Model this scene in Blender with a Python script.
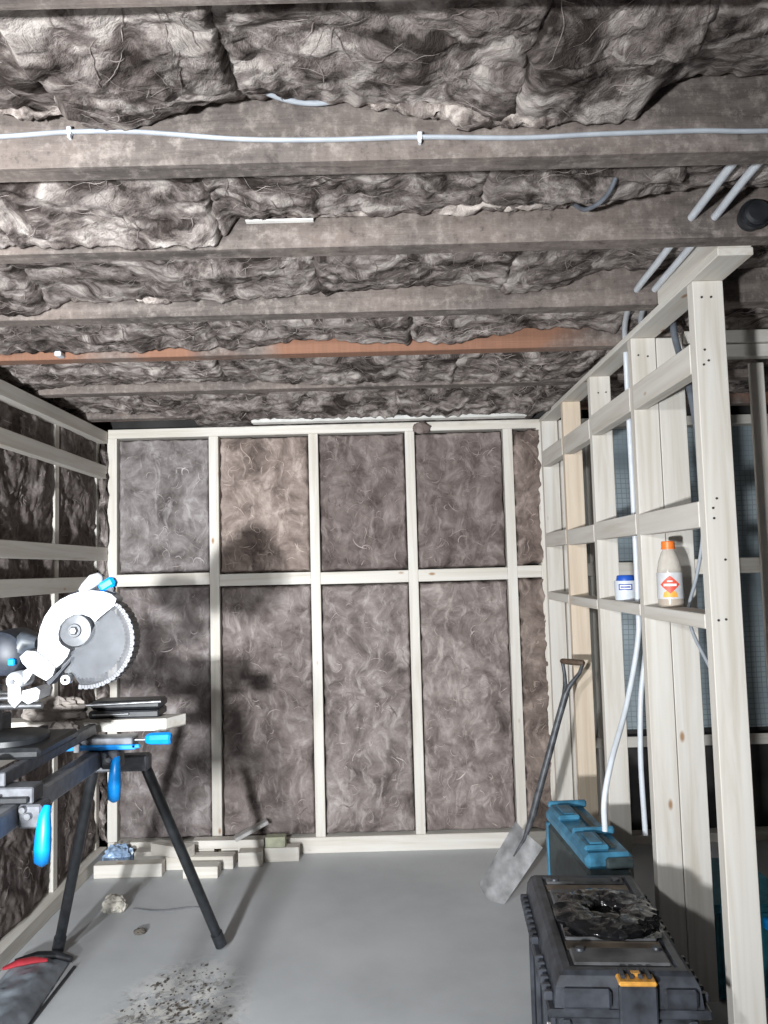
import bpy, bmesh, math, random
import numpy as np
from mathutils import Vector, Matrix, Euler

for o in list(bpy.data.objects):
    bpy.data.objects.remove(o, do_unlink=True)
scn = bpy.context.scene
COL = scn.collection
R = math.radians
random.seed(7)

# ------------------------------------------------------------------ camera
cam_d = bpy.data.cameras.new('camera')
cam = bpy.data.objects.new('camera', cam_d)
COL.objects.link(cam)
cam_d.sensor_fit = 'VERTICAL'
cam_d.sensor_height = 24.0
cam_d.lens = 24.0 * 770 / 1024
cam_d.clip_start = 0.02
cam.matrix_world = (Matrix.Translation((0, 0, 1.6)) @ Matrix.Rotation(R(-.2), 4, 'Z')
                    @ Matrix.Rotation(R(94.2), 4, 'X') @ Matrix.Rotation(R(-1.5), 4, 'Z'))
scn.camera = cam

# ------------------------------------------------------------------ world, work lights, exposure
w = bpy.data.worlds.new('world')
scn.world = w
w.use_nodes = True
w.node_tree.nodes['Background'].inputs['Color'].default_value = (.80, .88, 1.0, 1)
w.node_tree.nodes['Background'].inputs['Strength'].default_value = .10


def work_light(name, loc, aim, power, size, color):
    d = bpy.data.lights.new(name, 'AREA')
    d.shape = 'SQUARE'
    d.size = size
    d.energy = power
    d.color = color
    d.spread = R(98)
    o = bpy.data.objects.new(name, d)
    COL.objects.link(o)
    o.location = loc
    o.rotation_euler = (Vector(aim) - Vector(loc)).to_track_quat('-Z', 'Y').to_euler()
    return o


work_light('work_light_low', (-1.2, -1.1, 1.12), (-1.05, 4.5, 1.75), 132, .14, (.95, .98, 1.0))
work_light('work_light_high', (-1.45, -.7, 2.18), (-.6, 4.0, .6), 36, .14, (.95, .98, 1.0))

vs = scn.view_settings
vs.view_transform = 'Standard'
vs.look = 'None'
vs.exposure = -.22
vs.gamma = 1.0
vs.use_curve_mapping = False


# ------------------------------------------------------------------ materials
def new_mat(name):
    m = bpy.data.materials.new(name)
    m.use_nodes = True
    nt = m.node_tree
    return m, nt, nt.nodes['Principled BSDF']


def N(nt, typ, **kw):
    n = nt.nodes.new(typ)
    for k, v in kw.items():
        if k in n.inputs:
            n.inputs[k].default_value = v
        else:
            setattr(n, k, v)
    return n


def L(nt, a, b):
    nt.links.new(a, b)


def ramp(nt, fac, stops):
    r = nt.nodes.new('ShaderNodeValToRGB')
    e = r.color_ramp.elements
    while len(e) < len(stops):
        e.new(.5)
    for i, (p, c) in enumerate(stops):
        e[i].position = p
        e[i].color = tuple(c) + ((1,) if len(c) == 3 else ())
    L(nt, fac, r.inputs['Fac'])
    return r.outputs['Color']


def mix(nt, fac, a, b, mode='MIX'):
    m = nt.nodes.new('ShaderNodeMix')
    m.data_type = 'RGBA'
    m.blend_type = mode
    for i, v in ((0, fac), (6, a), (7, b)):
        if hasattr(v, 'is_linked'):
            L(nt, v, m.inputs[i])
        elif i == 0:
            m.inputs[0].default_value = v
        else:
            m.inputs[i].default_value = tuple(v) + ((1,) if len(v) == 3 else ())
    return m.outputs[2]


def bump(nt, bsdf, h, strength, dist):
    b = nt.nodes.new('ShaderNodeBump')
    b.inputs['Strength'].default_value = strength
    b.inputs['Distance'].default_value = dist
    L(nt, h, b.inputs['Height'])
    L(nt, b.outputs['Normal'], bsdf.inputs['Normal'])


def coords(nt, scale=(1, 1, 1), rnd=True):
    tc = nt.nodes.new('ShaderNodeTexCoord')
    mp = nt.nodes.new('ShaderNodeMapping')
    mp.inputs['Scale'].default_value = scale
    L(nt, tc.outputs['Object'], mp.inputs['Vector'])
    if rnd:
        oi = nt.nodes.new('ShaderNodeObjectInfo')
        ml = N(nt, 'ShaderNodeMath', operation='MULTIPLY')
        ml.inputs[1].default_value = 37.0
        L(nt, oi.outputs['Random'], ml.inputs[0])
        L(nt, ml.outputs[0], mp.inputs['Location'])
    return mp.outputs['Vector']


def plain(name, col, rough=.5, metal=0., noise=.12, nscale=30, bmp=.0):
    m, nt, b = new_mat(name)
    v = coords(nt)
    n = N(nt, 'ShaderNodeTexNoise', Scale=nscale, Detail=4.0)
    L(nt, v, n.inputs['Vector'])
    lo = [c * (1 - noise * 1.6) for c in col]
    hi = [min(1, c * (1 + noise)) for c in col]
    L(nt, ramp(nt, n.outputs['Fac'], [(.3, lo), (.7, hi)]), b.inputs['Base Color'])
    b.inputs['Roughness'].default_value = rough
    b.inputs['Metallic'].default_value = metal
    if bmp:
        bump(nt, b, n.outputs['Fac'], bmp, .01)
    return m


def pine(axis, tone=(1, 1, 1)):
    m, nt, b = new_mat('pine_' + 'xyz'[axis] + ('' if tone == (1, 1, 1) else '_warm'))
    sc = [26., 26., 26.]
    sc[axis] = 1.3
    v = coords(nt, tuple(sc))
    n = N(nt, 'ShaderNodeTexNoise', Scale=1.0, Detail=4.0, Roughness=.6, Distortion=.6)
    L(nt, v, n.inputs['Vector'])
    t = lambda c: [a * k for a, k in zip(c, tone)]
    c = ramp(nt, n.outputs['Fac'], [(.28, t((.52, .475, .41))), (.5, t((.62, .588, .538))), (.72, t((.68, .655, .61)))])
    sc2 = [9., 9., 9.]
    sc2[axis] = 4.
    v2 = coords(nt, tuple(sc2))
    vo = N(nt, 'ShaderNodeTexVoronoi', Scale=1.0, Randomness=1.0)
    L(nt, v2, vo.inputs['Vector'])
    k = ramp(nt, vo.outputs['Distance'], [(.04, (1, 1, 1)), (.10, (0, 0, 0))])
    c = mix(nt, k, c, t((.33, .20, .11)))
    L(nt, c, b.inputs['Base Color'])
    b.inputs['Roughness'].default_value = .75
    bump(nt, b, n.outputs['Fac'], .15, .004)
    return m


def old_wood(name, orange):
    m, nt, b = new_mat(name)
    v = coords(nt, (1.6, 18, 18))
    n = N(nt, 'ShaderNodeTexNoise', Scale=1.5, Detail=6.0, Roughness=.65, Distortion=.5)
    L(nt, v, n.inputs['Vector'])
    c = ramp(nt, n.outputs['Fac'], [(.25, (.05, .042, .038)), (.5, (.118, .099, .09)), (.75, (.20, .172, .157))])
    v2 = coords(nt)
    n2 = N(nt, 'ShaderNodeTexNoise', Scale=2.6, Detail=3.0)
    L(nt, v2, n2.inputs['Vector'])
    c = mix(nt, ramp(nt, n2.outputs['Fac'], [(.42, (0, 0, 0)), (.62, (.7, .7, .7))]), c, (.205, .165, .145))
    n6 = N(nt, 'ShaderNodeTexNoise', Scale=26.0, Detail=6.0, Roughness=.75)
    L(nt, v2, n6.inputs['Vector'])
    c = mix(nt, ramp(nt, n6.outputs['Fac'], [(.50, (0, 0, 0)), (.68, (.8, .8, .8))]), c, (.30, .26, .235))
    c = mix(nt, ramp(nt, n6.outputs['Fac'], [(.30, (.8, .8, .8)), (.44, (0, 0, 0))]), c, (.05, .04, .036))
    if orange:
        n3 = N(nt, 'ShaderNodeTexNoise', Scale=1.7, Detail=2.0)
        L(nt, v2, n3.inputs['Vector'])
        c = mix(nt, ramp(nt, n3.outputs['Fac'], [(.46, (0, 0, 0)), (.56, (1, 1, 1))]), c, (.235, .118, .075))
    # saw marks across the board
    v3 = coords(nt, (95, 4, 5))
    wv = N(nt, 'ShaderNodeTexNoise', Scale=1.0, Detail=2.0)
    L(nt, v3, wv.inputs['Vector'])
    c = mix(nt, .22, c, ramp(nt, wv.outputs['Fac'], [(.35, (.36, .36, .36)), (.65, (.60, .60, .60))]), 'OVERLAY')
    L(nt, c, b.inputs['Base Color'])
    b.inputs['Roughness'].default_value = .9
    bump(nt, b, n.outputs['Fac'], .5, .01)
    return m


def insulation_mat(name='mineral_wool', loose=False):
    m, nt, b = new_mat(name)
    v = coords(nt)
    n1 = N(nt, 'ShaderNodeTexNoise', Scale=4.0, Detail=2.0)
    L(nt, v, n1.inputs['Vector'])
    sb = N(nt, 'ShaderNodeVectorMath', operation='SUBTRACT')
    sb.inputs[1].default_value = (.5, .5, .5)
    L(nt, n1.outputs['Color'], sb.inputs[0])
    ml = N(nt, 'ShaderNodeVectorMath', operation='SCALE')
    ml.inputs['Scale'].default_value = .20
    L(nt, sb.outputs[0], ml.inputs[0])
    ad = N(nt, 'ShaderNodeVectorMath', operation='ADD')
    L(nt, v, ad.inputs[0])
    L(nt, ml.outputs[0], ad.inputs[1])
    n2 = N(nt, 'ShaderNodeTexNoise', Scale=6.5, Detail=8.0, Roughness=.70, Distortion=.3)
    L(nt, ad.outputs[0], n2.inputs['Vector'])
    c = ramp(nt, n2.outputs['Fac'], [(.30, (.055, .046, .043)), (.45, (.155, .132, .124)), (.58, (.25, .22, .208)),
                                     (.74, (.43, .395, .38))])
    # pale wisps of fibre
    mp = nt.nodes.new('ShaderNodeMapping')
    mp.inputs['Scale'].default_value = (2.6, 2.4, .9)
    mp.inputs['Rotation'].default_value = (.5, .8, .6)
    L(nt, ad.outputs[0], mp.inputs['Vector'])
    n3 = N(nt, 'ShaderNodeTexNoise', Scale=8.0, Detail=6.0, Roughness=.62, Distortion=.4)
    L(nt, mp.outputs[0], n3.inputs['Vector'])
    c = mix(nt, ramp(nt, n3.outputs['Fac'], [(.53, (0, 0, 0)), (.72, (.62, .62, .62))]), c, (.47, .43, .41))
    if loose:
        # torn patches: pale felted skin against near-black brown blotches
        n5 = N(nt, 'ShaderNodeTexNoise', Scale=9.0, Detail=6.0, Roughness=.66, Distortion=.7)
        L(nt, ad.outputs[0], n5.inputs['Vector'])
        c = mix(nt, ramp(nt, n5.outputs['Fac'], [(.51, (0, 0, 0)), (.62, (.85, .85, .85))]), c, (.50, .46, .435))
        c = mix(nt, ramp(nt, n5.outputs['Fac'], [(.38, (.9, .9, .9)), (.50, (0, 0, 0))]), c, (.026, .020, .018))
    oi = nt.nodes.new('ShaderNodeObjectInfo')
    c = mix(nt, 1.0, c, oi.outputs['Color'], 'MULTIPLY')
    L(nt, c, b.inputs['Base Color'])
    b.inputs['Roughness'].default_value = 1.0
    b.inputs['Specular IOR Level'].default_value = .1
    n4 = N(nt, 'ShaderNodeTexNoise', Scale=60.0, Detail=5.0, Roughness=.7, Distortion=.5)
    L(nt, ad.outputs[0], n4.inputs['Vector'])
    hh = N(nt, 'ShaderNodeMath', operation='MULTIPLY_ADD')
    hh.inputs[1].default_value = .25
    L(nt, n4.outputs['Fac'], hh.inputs[0])
    L(nt, n2.outputs['Fac'], hh.inputs[2])
    bump(nt, b, hh.outputs[0], .75 if loose else .55, .03)
    return m


def concrete_mat():
    m, nt, b = new_mat('concrete')
    v = coords(nt, rnd=False)
    n = N(nt, 'ShaderNodeTexNoise', Scale=1.4, Detail=8.0, Roughness=.6)
    L(nt, v, n.inputs['Vector'])
    c = ramp(nt, n.outputs['Fac'], [(.3, (.40, .415, .43)), (.5, (.475, .492, .508)), (.7, (.54, .555, .57))])
    # trodden pale plaster dust with dark specks, thicker in one patch
    sp = N(nt, 'ShaderNodeTexNoise', Scale=11.0, Detail=8.0, Roughness=.75, Distortion=.8)
    L(nt, v, sp.inputs['Vector'])
    tc = nt.nodes.new('ShaderNodeTexCoord')
    mp = nt.nodes.new('ShaderNodeMapping')
    mp.vector_type = 'POINT'
    mp.inputs['Location'].default_value = (.80 / .30, -2.88 / .52, 0)
    mp.inputs['Scale'].default_value = (1 / .30, 1 / .52, 1)
    L(nt, tc.outputs['Object'], mp.inputs['Vector'])
    ln = N(nt, 'ShaderNodeVectorMath', operation='LENGTH')
    L(nt, mp.outputs[0], ln.inputs[0])
    patch = ramp(nt, ln.outputs['Value'], [(.25, (1, 1, 1)), (1.0, (0, 0, 0))])
    pale = mix(nt, 1.0, patch, ramp(nt, sp.outputs['Fac'], [(.47, (0, 0, 0)), (.53, (1, 1, 1))]), 'MULTIPLY')
    c = mix(nt, pale, c, (.76, .75, .72))
    sp2 = N(nt, 'ShaderNodeTexNoise', Scale=17.0, Detail=6.0, Roughness=.7, Distortion=.4)
    L(nt, v, sp2.inputs['Vector'])
    dk = mix(nt, 1.0, patch, ramp(nt, sp2.outputs['Fac'], [(.54, (0, 0, 0)), (.60, (1, 1, 1))]), 'MULTIPLY')
    c = mix(nt, dk, c, (.10, .08, .06))
    L(nt, c, b.inputs['Base Color'])
    b.inputs['Roughness'].default_value = .6
    bump(nt, b, sp.outputs['Fac'], .12, .006)
    return m


def clear_plastic(name, tint, alpha, rough=.15):
    m, nt, b = new_mat(name)
    v = coords(nt)
    n = N(nt, 'ShaderNodeTexNoise', Scale=14.0, Detail=4.0)
    L(nt, v, n.inputs['Vector'])
    L(nt, ramp(nt, n.outputs['Fac'], [(.3, [c * .75 for c in tint]), (.7, tint)]), b.inputs['Base Color'])
    b.inputs['Roughness'].default_value = rough
    b.inputs['Alpha'].default_value = alpha
    b.inputs['Specular IOR Level'].default_value = .3
    return m


def membrane_mat():
    m, nt, b = new_mat('scrim_membrane')
    v = coords(nt, rnd=False)
    out = None
    sx = nt.nodes.new('ShaderNodeSeparateXYZ')
    L(nt, v, sx.inputs[0])
    for ax in (0, 2):
        a = N(nt, 'ShaderNodeMath', operation='MULTIPLY')
        a.inputs[1].default_value = 1 / .030
        L(nt, sx.outputs[ax], a.inputs[0])
        f = N(nt, 'ShaderNodeMath', operation='FRACT')
        L(nt, a.outputs[0], f.inputs[0])
        g = N(nt, 'ShaderNodeMath', operation='LESS_THAN')
        g.inputs[1].default_value = .16
        L(nt, f.outputs[0], g.inputs[0])
        if out is None:
            out = g.outputs[0]
        else:
            mx = N(nt, 'ShaderNodeMath', operation='MAXIMUM')
            L(nt, out, mx.inputs[0])
            L(nt, g.outputs[0], mx.inputs[1])
            out = mx.outputs[0]
    n = N(nt, 'ShaderNodeTexNoise', Scale=2.0, Detail=3.0)
    L(nt, v, n.inputs['Vector'])
    c = ramp(nt, n.outputs['Fac'], [(.35, (.20, .25, .28)), (.65, (.32, .38, .41))])
    c = mix(nt, out, c, (.19, .225, .25))
    L(nt, c, b.inputs['Base Color'])
    b.inputs['Roughness'].default_value = .45
    bump(nt, b, n.outputs['Fac'], .3, .02)
    return m


PX, PY, PZ = pine(0), pine(1), pine(2)
PZW = pine(2, (1.03, .91, .78))
PINE = [PX, PY, PZ]
PINE_CUT = plain('sawn_pine_end', (.74, .67, .56), .8, noise=.1, nscale=60)
OLD = old_wood('old_joist_wood', False)
OLDO = old_wood('old_joist_wood_orange', True)
WOOL = insulation_mat()
WOOLC = insulation_mat('loose_mineral_wool', True)
CONC = concrete_mat()
MEMB = membrane_mat()
DARKBOARD = plain('dark_board', (.035, .033, .033), .9, noise=.4, nscale=5)
DECK = plain('old_floor_deck', (.07, .055, .045), .9, noise=.4, nscale=8)
WHITEP = plain('white_plastic', (.64, .68, .73), .35, noise=.05)
WHITEPAINT = plain('white_paint', (.78, .77, .74), .6, noise=.1, nscale=14)
GREYCABLE = plain('grey_cable', (.36, .39, .43), .4, noise=.08)
DKCABLE = plain('dark_grey_conduit', (.13, .145, .17), .45, noise=.15)
SAWWHITE = plain('saw_white_enamel', (.52, .54, .57), .3, noise=.03)
ALU = plain('cast_aluminium', (.62, .64, .67), .32, metal=.7, noise=.12)
STEEL = plain('brushed_steel', (.42, .43, .45), .28, metal=.9, noise=.15, nscale=50)
GREYMET = plain('grey_steel', (.13, .135, .15), .5, metal=.25, noise=.25)
BLACKMET = plain('black_powder_coat', (.018, .02, .023), .42, noise=.3)
BLACKPL = plain('black_plastic', (.022, .024, .028), .38, noise=.3)
BLUE = plain('blue_plastic', (.0, .27, .80), .35, noise=.06)
SAWGREY = plain('dark_blue_grey_plastic', (.024, .030, .044), .5, noise=.25)
CLEAR = clear_plastic('clear_guard_plastic', (.13, .14, .16), .38, .3)
BOXBLK = plain('dusty_black_plastic', (.038, .042, .052), .45, noise=.45, nscale=18, bmp=.15)
BOXTOP = plain('dusty_lid_plastic', (.085, .086, .09), .55, noise=.45, nscale=11, bmp=.15)
BOXBROWN = plain('muddy_channel', (.17, .135, .105), .7, noise=.45, nscale=9)
YEL = plain('orange_yellow_plastic', (.62, .30, .055), .45, noise=.2)
MUDDYBLUE = plain('muddy_blue_plastic', (.045, .18, .29), .45, noise=.35, nscale=16)
TEALDK = plain('dark_teal_plastic', (.032, .046, .048), .5, noise=.3)
TEAL = plain('teal_plastic', (.02, .13, .17), .45, noise=.2)
BAGBLK = plain('black_sheet_plastic', (.008, .008, .009), .13, noise=.3, nscale=8)
SPADEM = plain('worn_spade_steel', (.56, .56, .57), .55, metal=.35, noise=.3, nscale=14)
SPADEH = plain('dark_shaft', (.085, .09, .10), .45, metal=.2, noise=.35)
SPADEG = plain('dark_grip_wood', (.10, .065, .045), .6, noise=.3)
ORANGE = plain('orange_cap', (.85, .20, .03), .4, noise=.05)
REDL = plain('red_print', (.74, .09, .05), .5, noise=.06)
ORL = plain('orange_print', (.90, .42, .06), .5, noise=.1)
SILVER = plain('silver_label', (.60, .61, .62), .4, noise=.08)
WHITEL = plain('white_print', (.86, .86, .85), .5, noise=.02)
BLUEL = plain('navy_print', (.02, .06, .36), .5, noise=.05)
BLUELID = plain('royal_blue_lid', (.02, .10, .50), .4, noise=.06)
PETM = clear_plastic('bottle_plastic', (.80, .74, .66), .55, .15)
JUICE = plain('cloudy_drink', (.42, .24, .10), .3, noise=.1)
NAIL = plain('nail_steel', (.06, .055, .05), .5, metal=.5)
REDPL = plain('red_plastic', (.42, .035, .05), .5, noise=.15)
SACK = plain('grey_polythene', (.25, .28, .32), .35, noise=.3, nscale=7, bmp=.3)
PAPER = plain('brown_grey_paper', (.26, .23, .21), .9, noise=.25, nscale=9)
MDF = plain('greenish_board', (.40, .41, .30), .85, noise=.12)
CRUMB = plain('mud_crumb', (.12, .105, .09), .95, noise=.4)


# ------------------------------------------------------------------ object helpers
def link(name, me, mat, parent=None):
    o = bpy.data.objects.new(name, me)
    COL.objects.link(o)
    if mat is not None and not me.materials:
        me.materials.append(mat)
    if parent is not None:
        o.parent = parent
    return o


def tag(o, label, cat, group=None, kind=None):
    o['label'] = label
    o['category'] = cat
    if group:
        o['group'] = group
    if kind:
        o['kind'] = kind
    return o


def root(name, loc=(0, 0, 0), rz=0):
    o = bpy.data.objects.new(name, None)
    o.empty_display_size = .1
    COL.objects.link(o)
    o.location = loc
    o.rotation_euler = (0, 0, rz)
    return o


def struct(name, label=None):
    o = root(name)
    o['kind'] = 'structure'
    if label:
        o['label'] = label
    return o


def mesh_from(bm, name, smooth=None):
    me = bpy.data.meshes.new(name)
    bm.normal_update()
    bm.to_mesh(me)
    bm.free()
    if smooth is not None:
        for p in me.polygons:
            p.use_smooth = True
        me.set_sharp_from_angle(angle=R(smooth))
    return me


def bm_box(bm, lo, hi, bev=0., jit=0.):
    lo, hi = Vector(lo), Vector(hi)
    t = bmesh.new()
    bmesh.ops.create_cube(t, size=1)
    for v in t.verts:
        v.co = Vector([(lo[i] + hi[i]) / 2 + v.co[i] * (hi[i] - lo[i]) for i in range(3)])
        if jit:
            v.co += Vector([random.uniform(-jit, jit) for _ in range(3)])
    if bev:
        bmesh.ops.bevel(t, geom=list(t.edges), offset=bev, segments=1, affect='EDGES')
    join(bm, t)


def join(bm, t):
    off = {}
    for v in t.verts:
        off[v] = bm.verts.new(v.co)
    for f in t.faces:
        try:
            bm.faces.new([off[v] for v in f.verts])
        except ValueError:
            pass
    t.free()


def box(name, lo, hi, mat, parent=None, bev=.002, jit=0., off=(0, 0, 0)):
    bm = bmesh.new()
    o_ = Vector(off)
    bm_box(bm, Vector(lo) - o_, Vector(hi) - o_, bev, jit)
    return link(name, mesh_from(bm, name), mat, parent)


def obox(name, centre, size, rot, mat, parent=None, bev=.003, off=(0, 0, 0)):
    """box with its own rotation baked in"""
    bm = bmesh.new()
    bm_box(bm, [-s / 2 for s in size], [s / 2 for s in size], bev)
    M = Matrix.Translation(Vector(centre) - Vector(off)) @ Euler(rot).to_matrix().to_4x4()
    bmesh.ops.transform(bm, matrix=M, verts=bm.verts)
    return link(name, mesh_from(bm, name), mat, parent)


def smooth_path(pts, n=8):
    p = [Vector(q) for q in pts]
    if len(p) < 3:
        return p
    out = []
    q = [p[0] * 2 - p[1]] + p + [p[-1] * 2 - p[-2]]
    for i in range(1, len(q) - 2):
        a, b, c, d = q[i - 1], q[i], q[i + 1], q[i + 2]
        for k in range(n):
            t = k / n
            out.append(.5 * ((2 * b) + (c - a) * t + (2 * a - 5 * b + 4 * c - d) * t * t + (3 * b - a - 3 * c + d) * t ** 3))
    out.append(p[-1])
    return out


def bm_tube(bm, pts, rad, seg=12, cap=True, flat=1.0):
    pts = [Vector(p) for p in pts]
    rings = []
    up = Vector((0, 0, 1))
    prev = None
    for i, p in enumerate(pts):
        d = (pts[min(i + 1, len(pts) - 1)] - pts[max(i - 1, 0)]).normalized()
        if prev is None:
            a = d.cross(up)
            if a.length < .05:
                a = d.cross(Vector((0, 1, 0)))
            a.normalize()
        else:
            a = (prev - d * prev.dot(d)).normalized()
        prev = a
        b = d.cross(a)
        r = rad[i] if isinstance(rad, (list, tuple)) else rad
        rings.append([bm.verts.new(p + a * (math.cos(2 * math.pi * k / seg) * r) + b * (math.sin(2 * math.pi * k / seg) * r * flat))
                      for k in range(seg)])
    for r0, r1 in zip(rings, rings[1:]):
        for k in range(seg):
            bm.faces.new((r0[k], r0[(k + 1) % seg], r1[(k + 1) % seg], r1[k]))
    if cap:
        bm.faces.new(rings[0][::-1])
        bm.faces.new(rings[-1])


def tube(name, pts, rad, mat, parent=None, seg=12, smooth=True, flat=1.0, off=(0, 0, 0), sm=False):
    bm = bmesh.new()
    o_ = Vector(off)
    P = [Vector(p) - o_ for p in pts]
    if sm:
        P = smooth_path(P)
    bm_tube(bm, P, rad, seg, True, flat)
    bmesh.ops.recalc_face_normals(bm, faces=bm.faces)
    return link(name, mesh_from(bm, name, 50 if smooth else None), mat, parent)


def lathe(name, prof, mat, parent=None, seg=24, centre=(0, 0, 0), axis='Z', off=(0, 0, 0), a0=0, a1=2 * math.pi):
    bm = bmesh.new()
    full = abs(a1 - a0 - 2 * math.pi) < 1e-6
    n = seg if full else seg + 1
    rings = []
    for r, z in prof:
        ring = []
        for k in range(n):
            a = a0 + (a1 - a0) * k / seg
            if axis == 'Z':
                c = Vector((r * math.cos(a), r * math.sin(a), z))
            else:
                c = Vector((r * math.cos(a), z, r * math.sin(a)))
            ring.append(bm.verts.new(c + Vector(centre) - Vector(off)))
        rings.append(ring)
    for r0, r1 in zip(rings, rings[1:]):
        for k in range(seg):
            bm.faces.new((r0[k], r0[(k + 1) % n], r1[(k + 1) % n], r1[k]))
    bmesh.ops.remove_doubles(bm, verts=bm.verts, dist=1e-5)
    bmesh.ops.recalc_face_normals(bm, faces=bm.faces)
    return link(name, mesh_from(bm, name, 35), mat, parent)


def prism(name, poly, y0, y1, mat, parent=None, bev=.004, off=(0, 0, 0), smooth=40):
    """polygon in X-Z, extruded along Y"""
    bm = bmesh.new()
    o_ = Vector(off)
    a = [bm.verts.new(Vector((x, y0, z)) - o_) for x, z in poly]
    f = bm.faces.new(a)
    r = bmesh.ops.extrude_face_region(bm, geom=[f])
    bmesh.ops.translate(bm, vec=(0, y1 - y0, 0), verts=[v for v in r['geom'] if isinstance(v, bmesh.types.BMVert)])
    if bev:
        es = [e for e in bm.edges if abs(e.verts[0].co.y - e.verts[1].co.y) < 1e-6]
        bmesh.ops.bevel(bm, geom=es, offset=bev, segments=2, affect='EDGES')
    bmesh.ops.recalc_face_normals(bm, faces=bm.faces)
    return link(name, mesh_from(bm, name, smooth), mat, parent)


def timber(name, lo, hi, parent, axis, mat=None, bev=.0025):
    return box(name, lo, hi, mat or PINE[axis], parent, bev)


# ------------------------------------------------------------------ noise for the mineral wool
_rng = np.random.RandomState(3)
_perm = _rng.permutation(512)
_grad = _rng.normal(size=(512, 3))
_grad /= np.linalg.norm(_grad, axis=1)[:, None]


def perlin(p):
    i = np.floor(p).astype(int)
    f = p - i
    u = f * f * f * (f * (f * 6 - 15) + 10)
    out = 0
    for dx in (0, 1):
        for dy in (0, 1):
            for dz in (0, 1):
                h = _perm[(_perm[(_perm[(i[:, 0] + dx) % 512] + i[:, 1] + dy) % 512] + i[:, 2] + dz) % 512]
                g = _grad[h]
                d = f - np.array([dx, dy, dz])
                wgt = ((u[:, 0] if dx else 1 - u[:, 0]) * (u[:, 1] if dy else 1 - u[:, 1]) * (u[:, 2] if dz else 1 - u[:, 2]))
                out = out + wgt * (g * d).sum(1)
    return out * 1.5


def fbm(p, octv=4, gain=.5):
    s, a = 0, 1.
    for k in range(octv):
        s = s + a * perlin(p * 2 ** k + k * 17.3)
        a *= gain
    return s


def ridged(p, octv=3, gain=.5):
    s, a = 0, 1.
    for k in range(octv):
        s = s + a * (1 - 2 * np.abs(perlin(p * 2 ** k + k * 9.1)))
        a *= gain
    return s


def wool_h(u, v, seed, su=1., sv=1.):
    """lumpy, folded relief: returns about -1..1"""
    p = np.stack([u * su, v * sv, np.full_like(u, seed * 7.7)], 1)
    q = np.stack([fbm(p * 3 + 5, 2), fbm(p * 3 + 31, 2), np.zeros_like(u)], 1)
    pw = p * 5.2 + q * 1.1
    return .60 * fbm(p * 3.6, 4) - .42 * ridged(pw, 3, .5) + .2 + .15 * fbm(p * 34 + q * 3, 2)


def grid_mesh(name, P, nu, nv, mat, parent, tint):
    me = bpy.data.meshes.new(name)
    idx = np.arange(nu * nv).reshape(nv, nu)
    F = np.stack([idx[:-1, :-1], idx[:-1, 1:], idx[1:, 1:], idx[1:, :-1]], -1).reshape(-1, 4)
    me.vertices.add(len(P))
    me.vertices.foreach_set('co', P.astype(np.float32).ravel())
    me.loops.add(F.size)
    me.loops.foreach_set('vertex_index', F.ravel().astype(np.int32))
    me.polygons.add(len(F))
    me.polygons.foreach_set('loop_start', np.arange(0, F.size, 4, dtype=np.int32))
    me.polygons.foreach_set('use_smooth', np.ones(len(F), bool))
    me.update(calc_edges=True)
    me.validate()
    o = link(name, me, mat, parent)
    o.color = tuple(tint) + (1,)
    return o


def wisps(batt, P, nu, nv, n, seed, lift, col=(1.5, 1.45, 1.42), lmin=.03, lmax=.11, wk=1., ck=1.):
    """pale strands of fibre lying on the wool's own surface"""
    rr = random.Random(int(seed * 100) + 3)
    G = P.reshape(nv, nu, 3)
    V, F = [], []
    du = np.linalg.norm(G[nv // 2, nu // 2 + 1] - G[nv // 2, nu // 2])
    dv = np.linalg.norm(G[nv // 2 + 1, nu // 2] - G[nv // 2, nu // 2])
    for k in range(n):
        a, b = rr.uniform(6, nu - 7), rr.uniform(5, nv - 6)
        ang, curl = rr.uniform(0, 6.28), rr.uniform(-.32, .32) * ck
        seg = 11
        st = rr.uniform(lmin, lmax) / seg
        wd = rr.uniform(.0010, .0034) * wk
        pts = []
        for q in range(seg + 1):
            if not (4 < a < nu - 5 and 4 < b < nv - 5):
                break
            i, j = int(a), int(b)
            fa, fb = a - i, b - j
            p = (G[j, i] * (1 - fa) + G[j, i + 1] * fa) * (1 - fb) + (G[j + 1, i] * (1 - fa) + G[j + 1, i + 1] * fa) * fb
            t1, t2 = G[j, i + 1] - G[j, i], G[j + 1, i] - G[j, i]
            nn = np.cross(t1, t2)
            nn = nn / (np.linalg.norm(nn) + 1e-9)
            if nn @ lift < 0:
                nn = -nn
            pts.append((p + nn * (.0010 + .004 * wk * math.sin(math.pi * q / seg)), nn))
            a += math.cos(ang) * st / du
            b += math.sin(ang) * st / dv
            ang += curl + rr.uniform(-.12, .12) * ck
        if len(pts) < 5:
            continue
        m = len(pts)
        base = len(V)
        for q, (p, nn) in enumerate(pts):
            d = pts[min(q + 1, m - 1)][0] - pts[max(q - 1, 0)][0]
            sd = np.cross(d, nn)
            sd = sd / (np.linalg.norm(sd) + 1e-9)
            w_ = wd * math.sin(math.pi * (q + .4) / m) ** .6
            V += [p - sd * w_, p + nn * w_ * .7, p + sd * w_]
        for q in range(m - 1):
            o0 = base + q * 3
            F += [(o0, o0 + 1, o0 + 4, o0 + 3), (o0 + 1, o0 + 2, o0 + 5, o0 + 4)]
    if not F:
        return
    me = bpy.data.meshes.new('fibre_wisps')
    me.from_pydata([tuple(v) for v in V], [], F)
    for p in me.polygons:
        p.use_smooth = True
    o = link('fibre_wisps', me, WOOL, batt)
    o['kind'] = 'stuff'
    o.color = tuple(col) + (1,)


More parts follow.
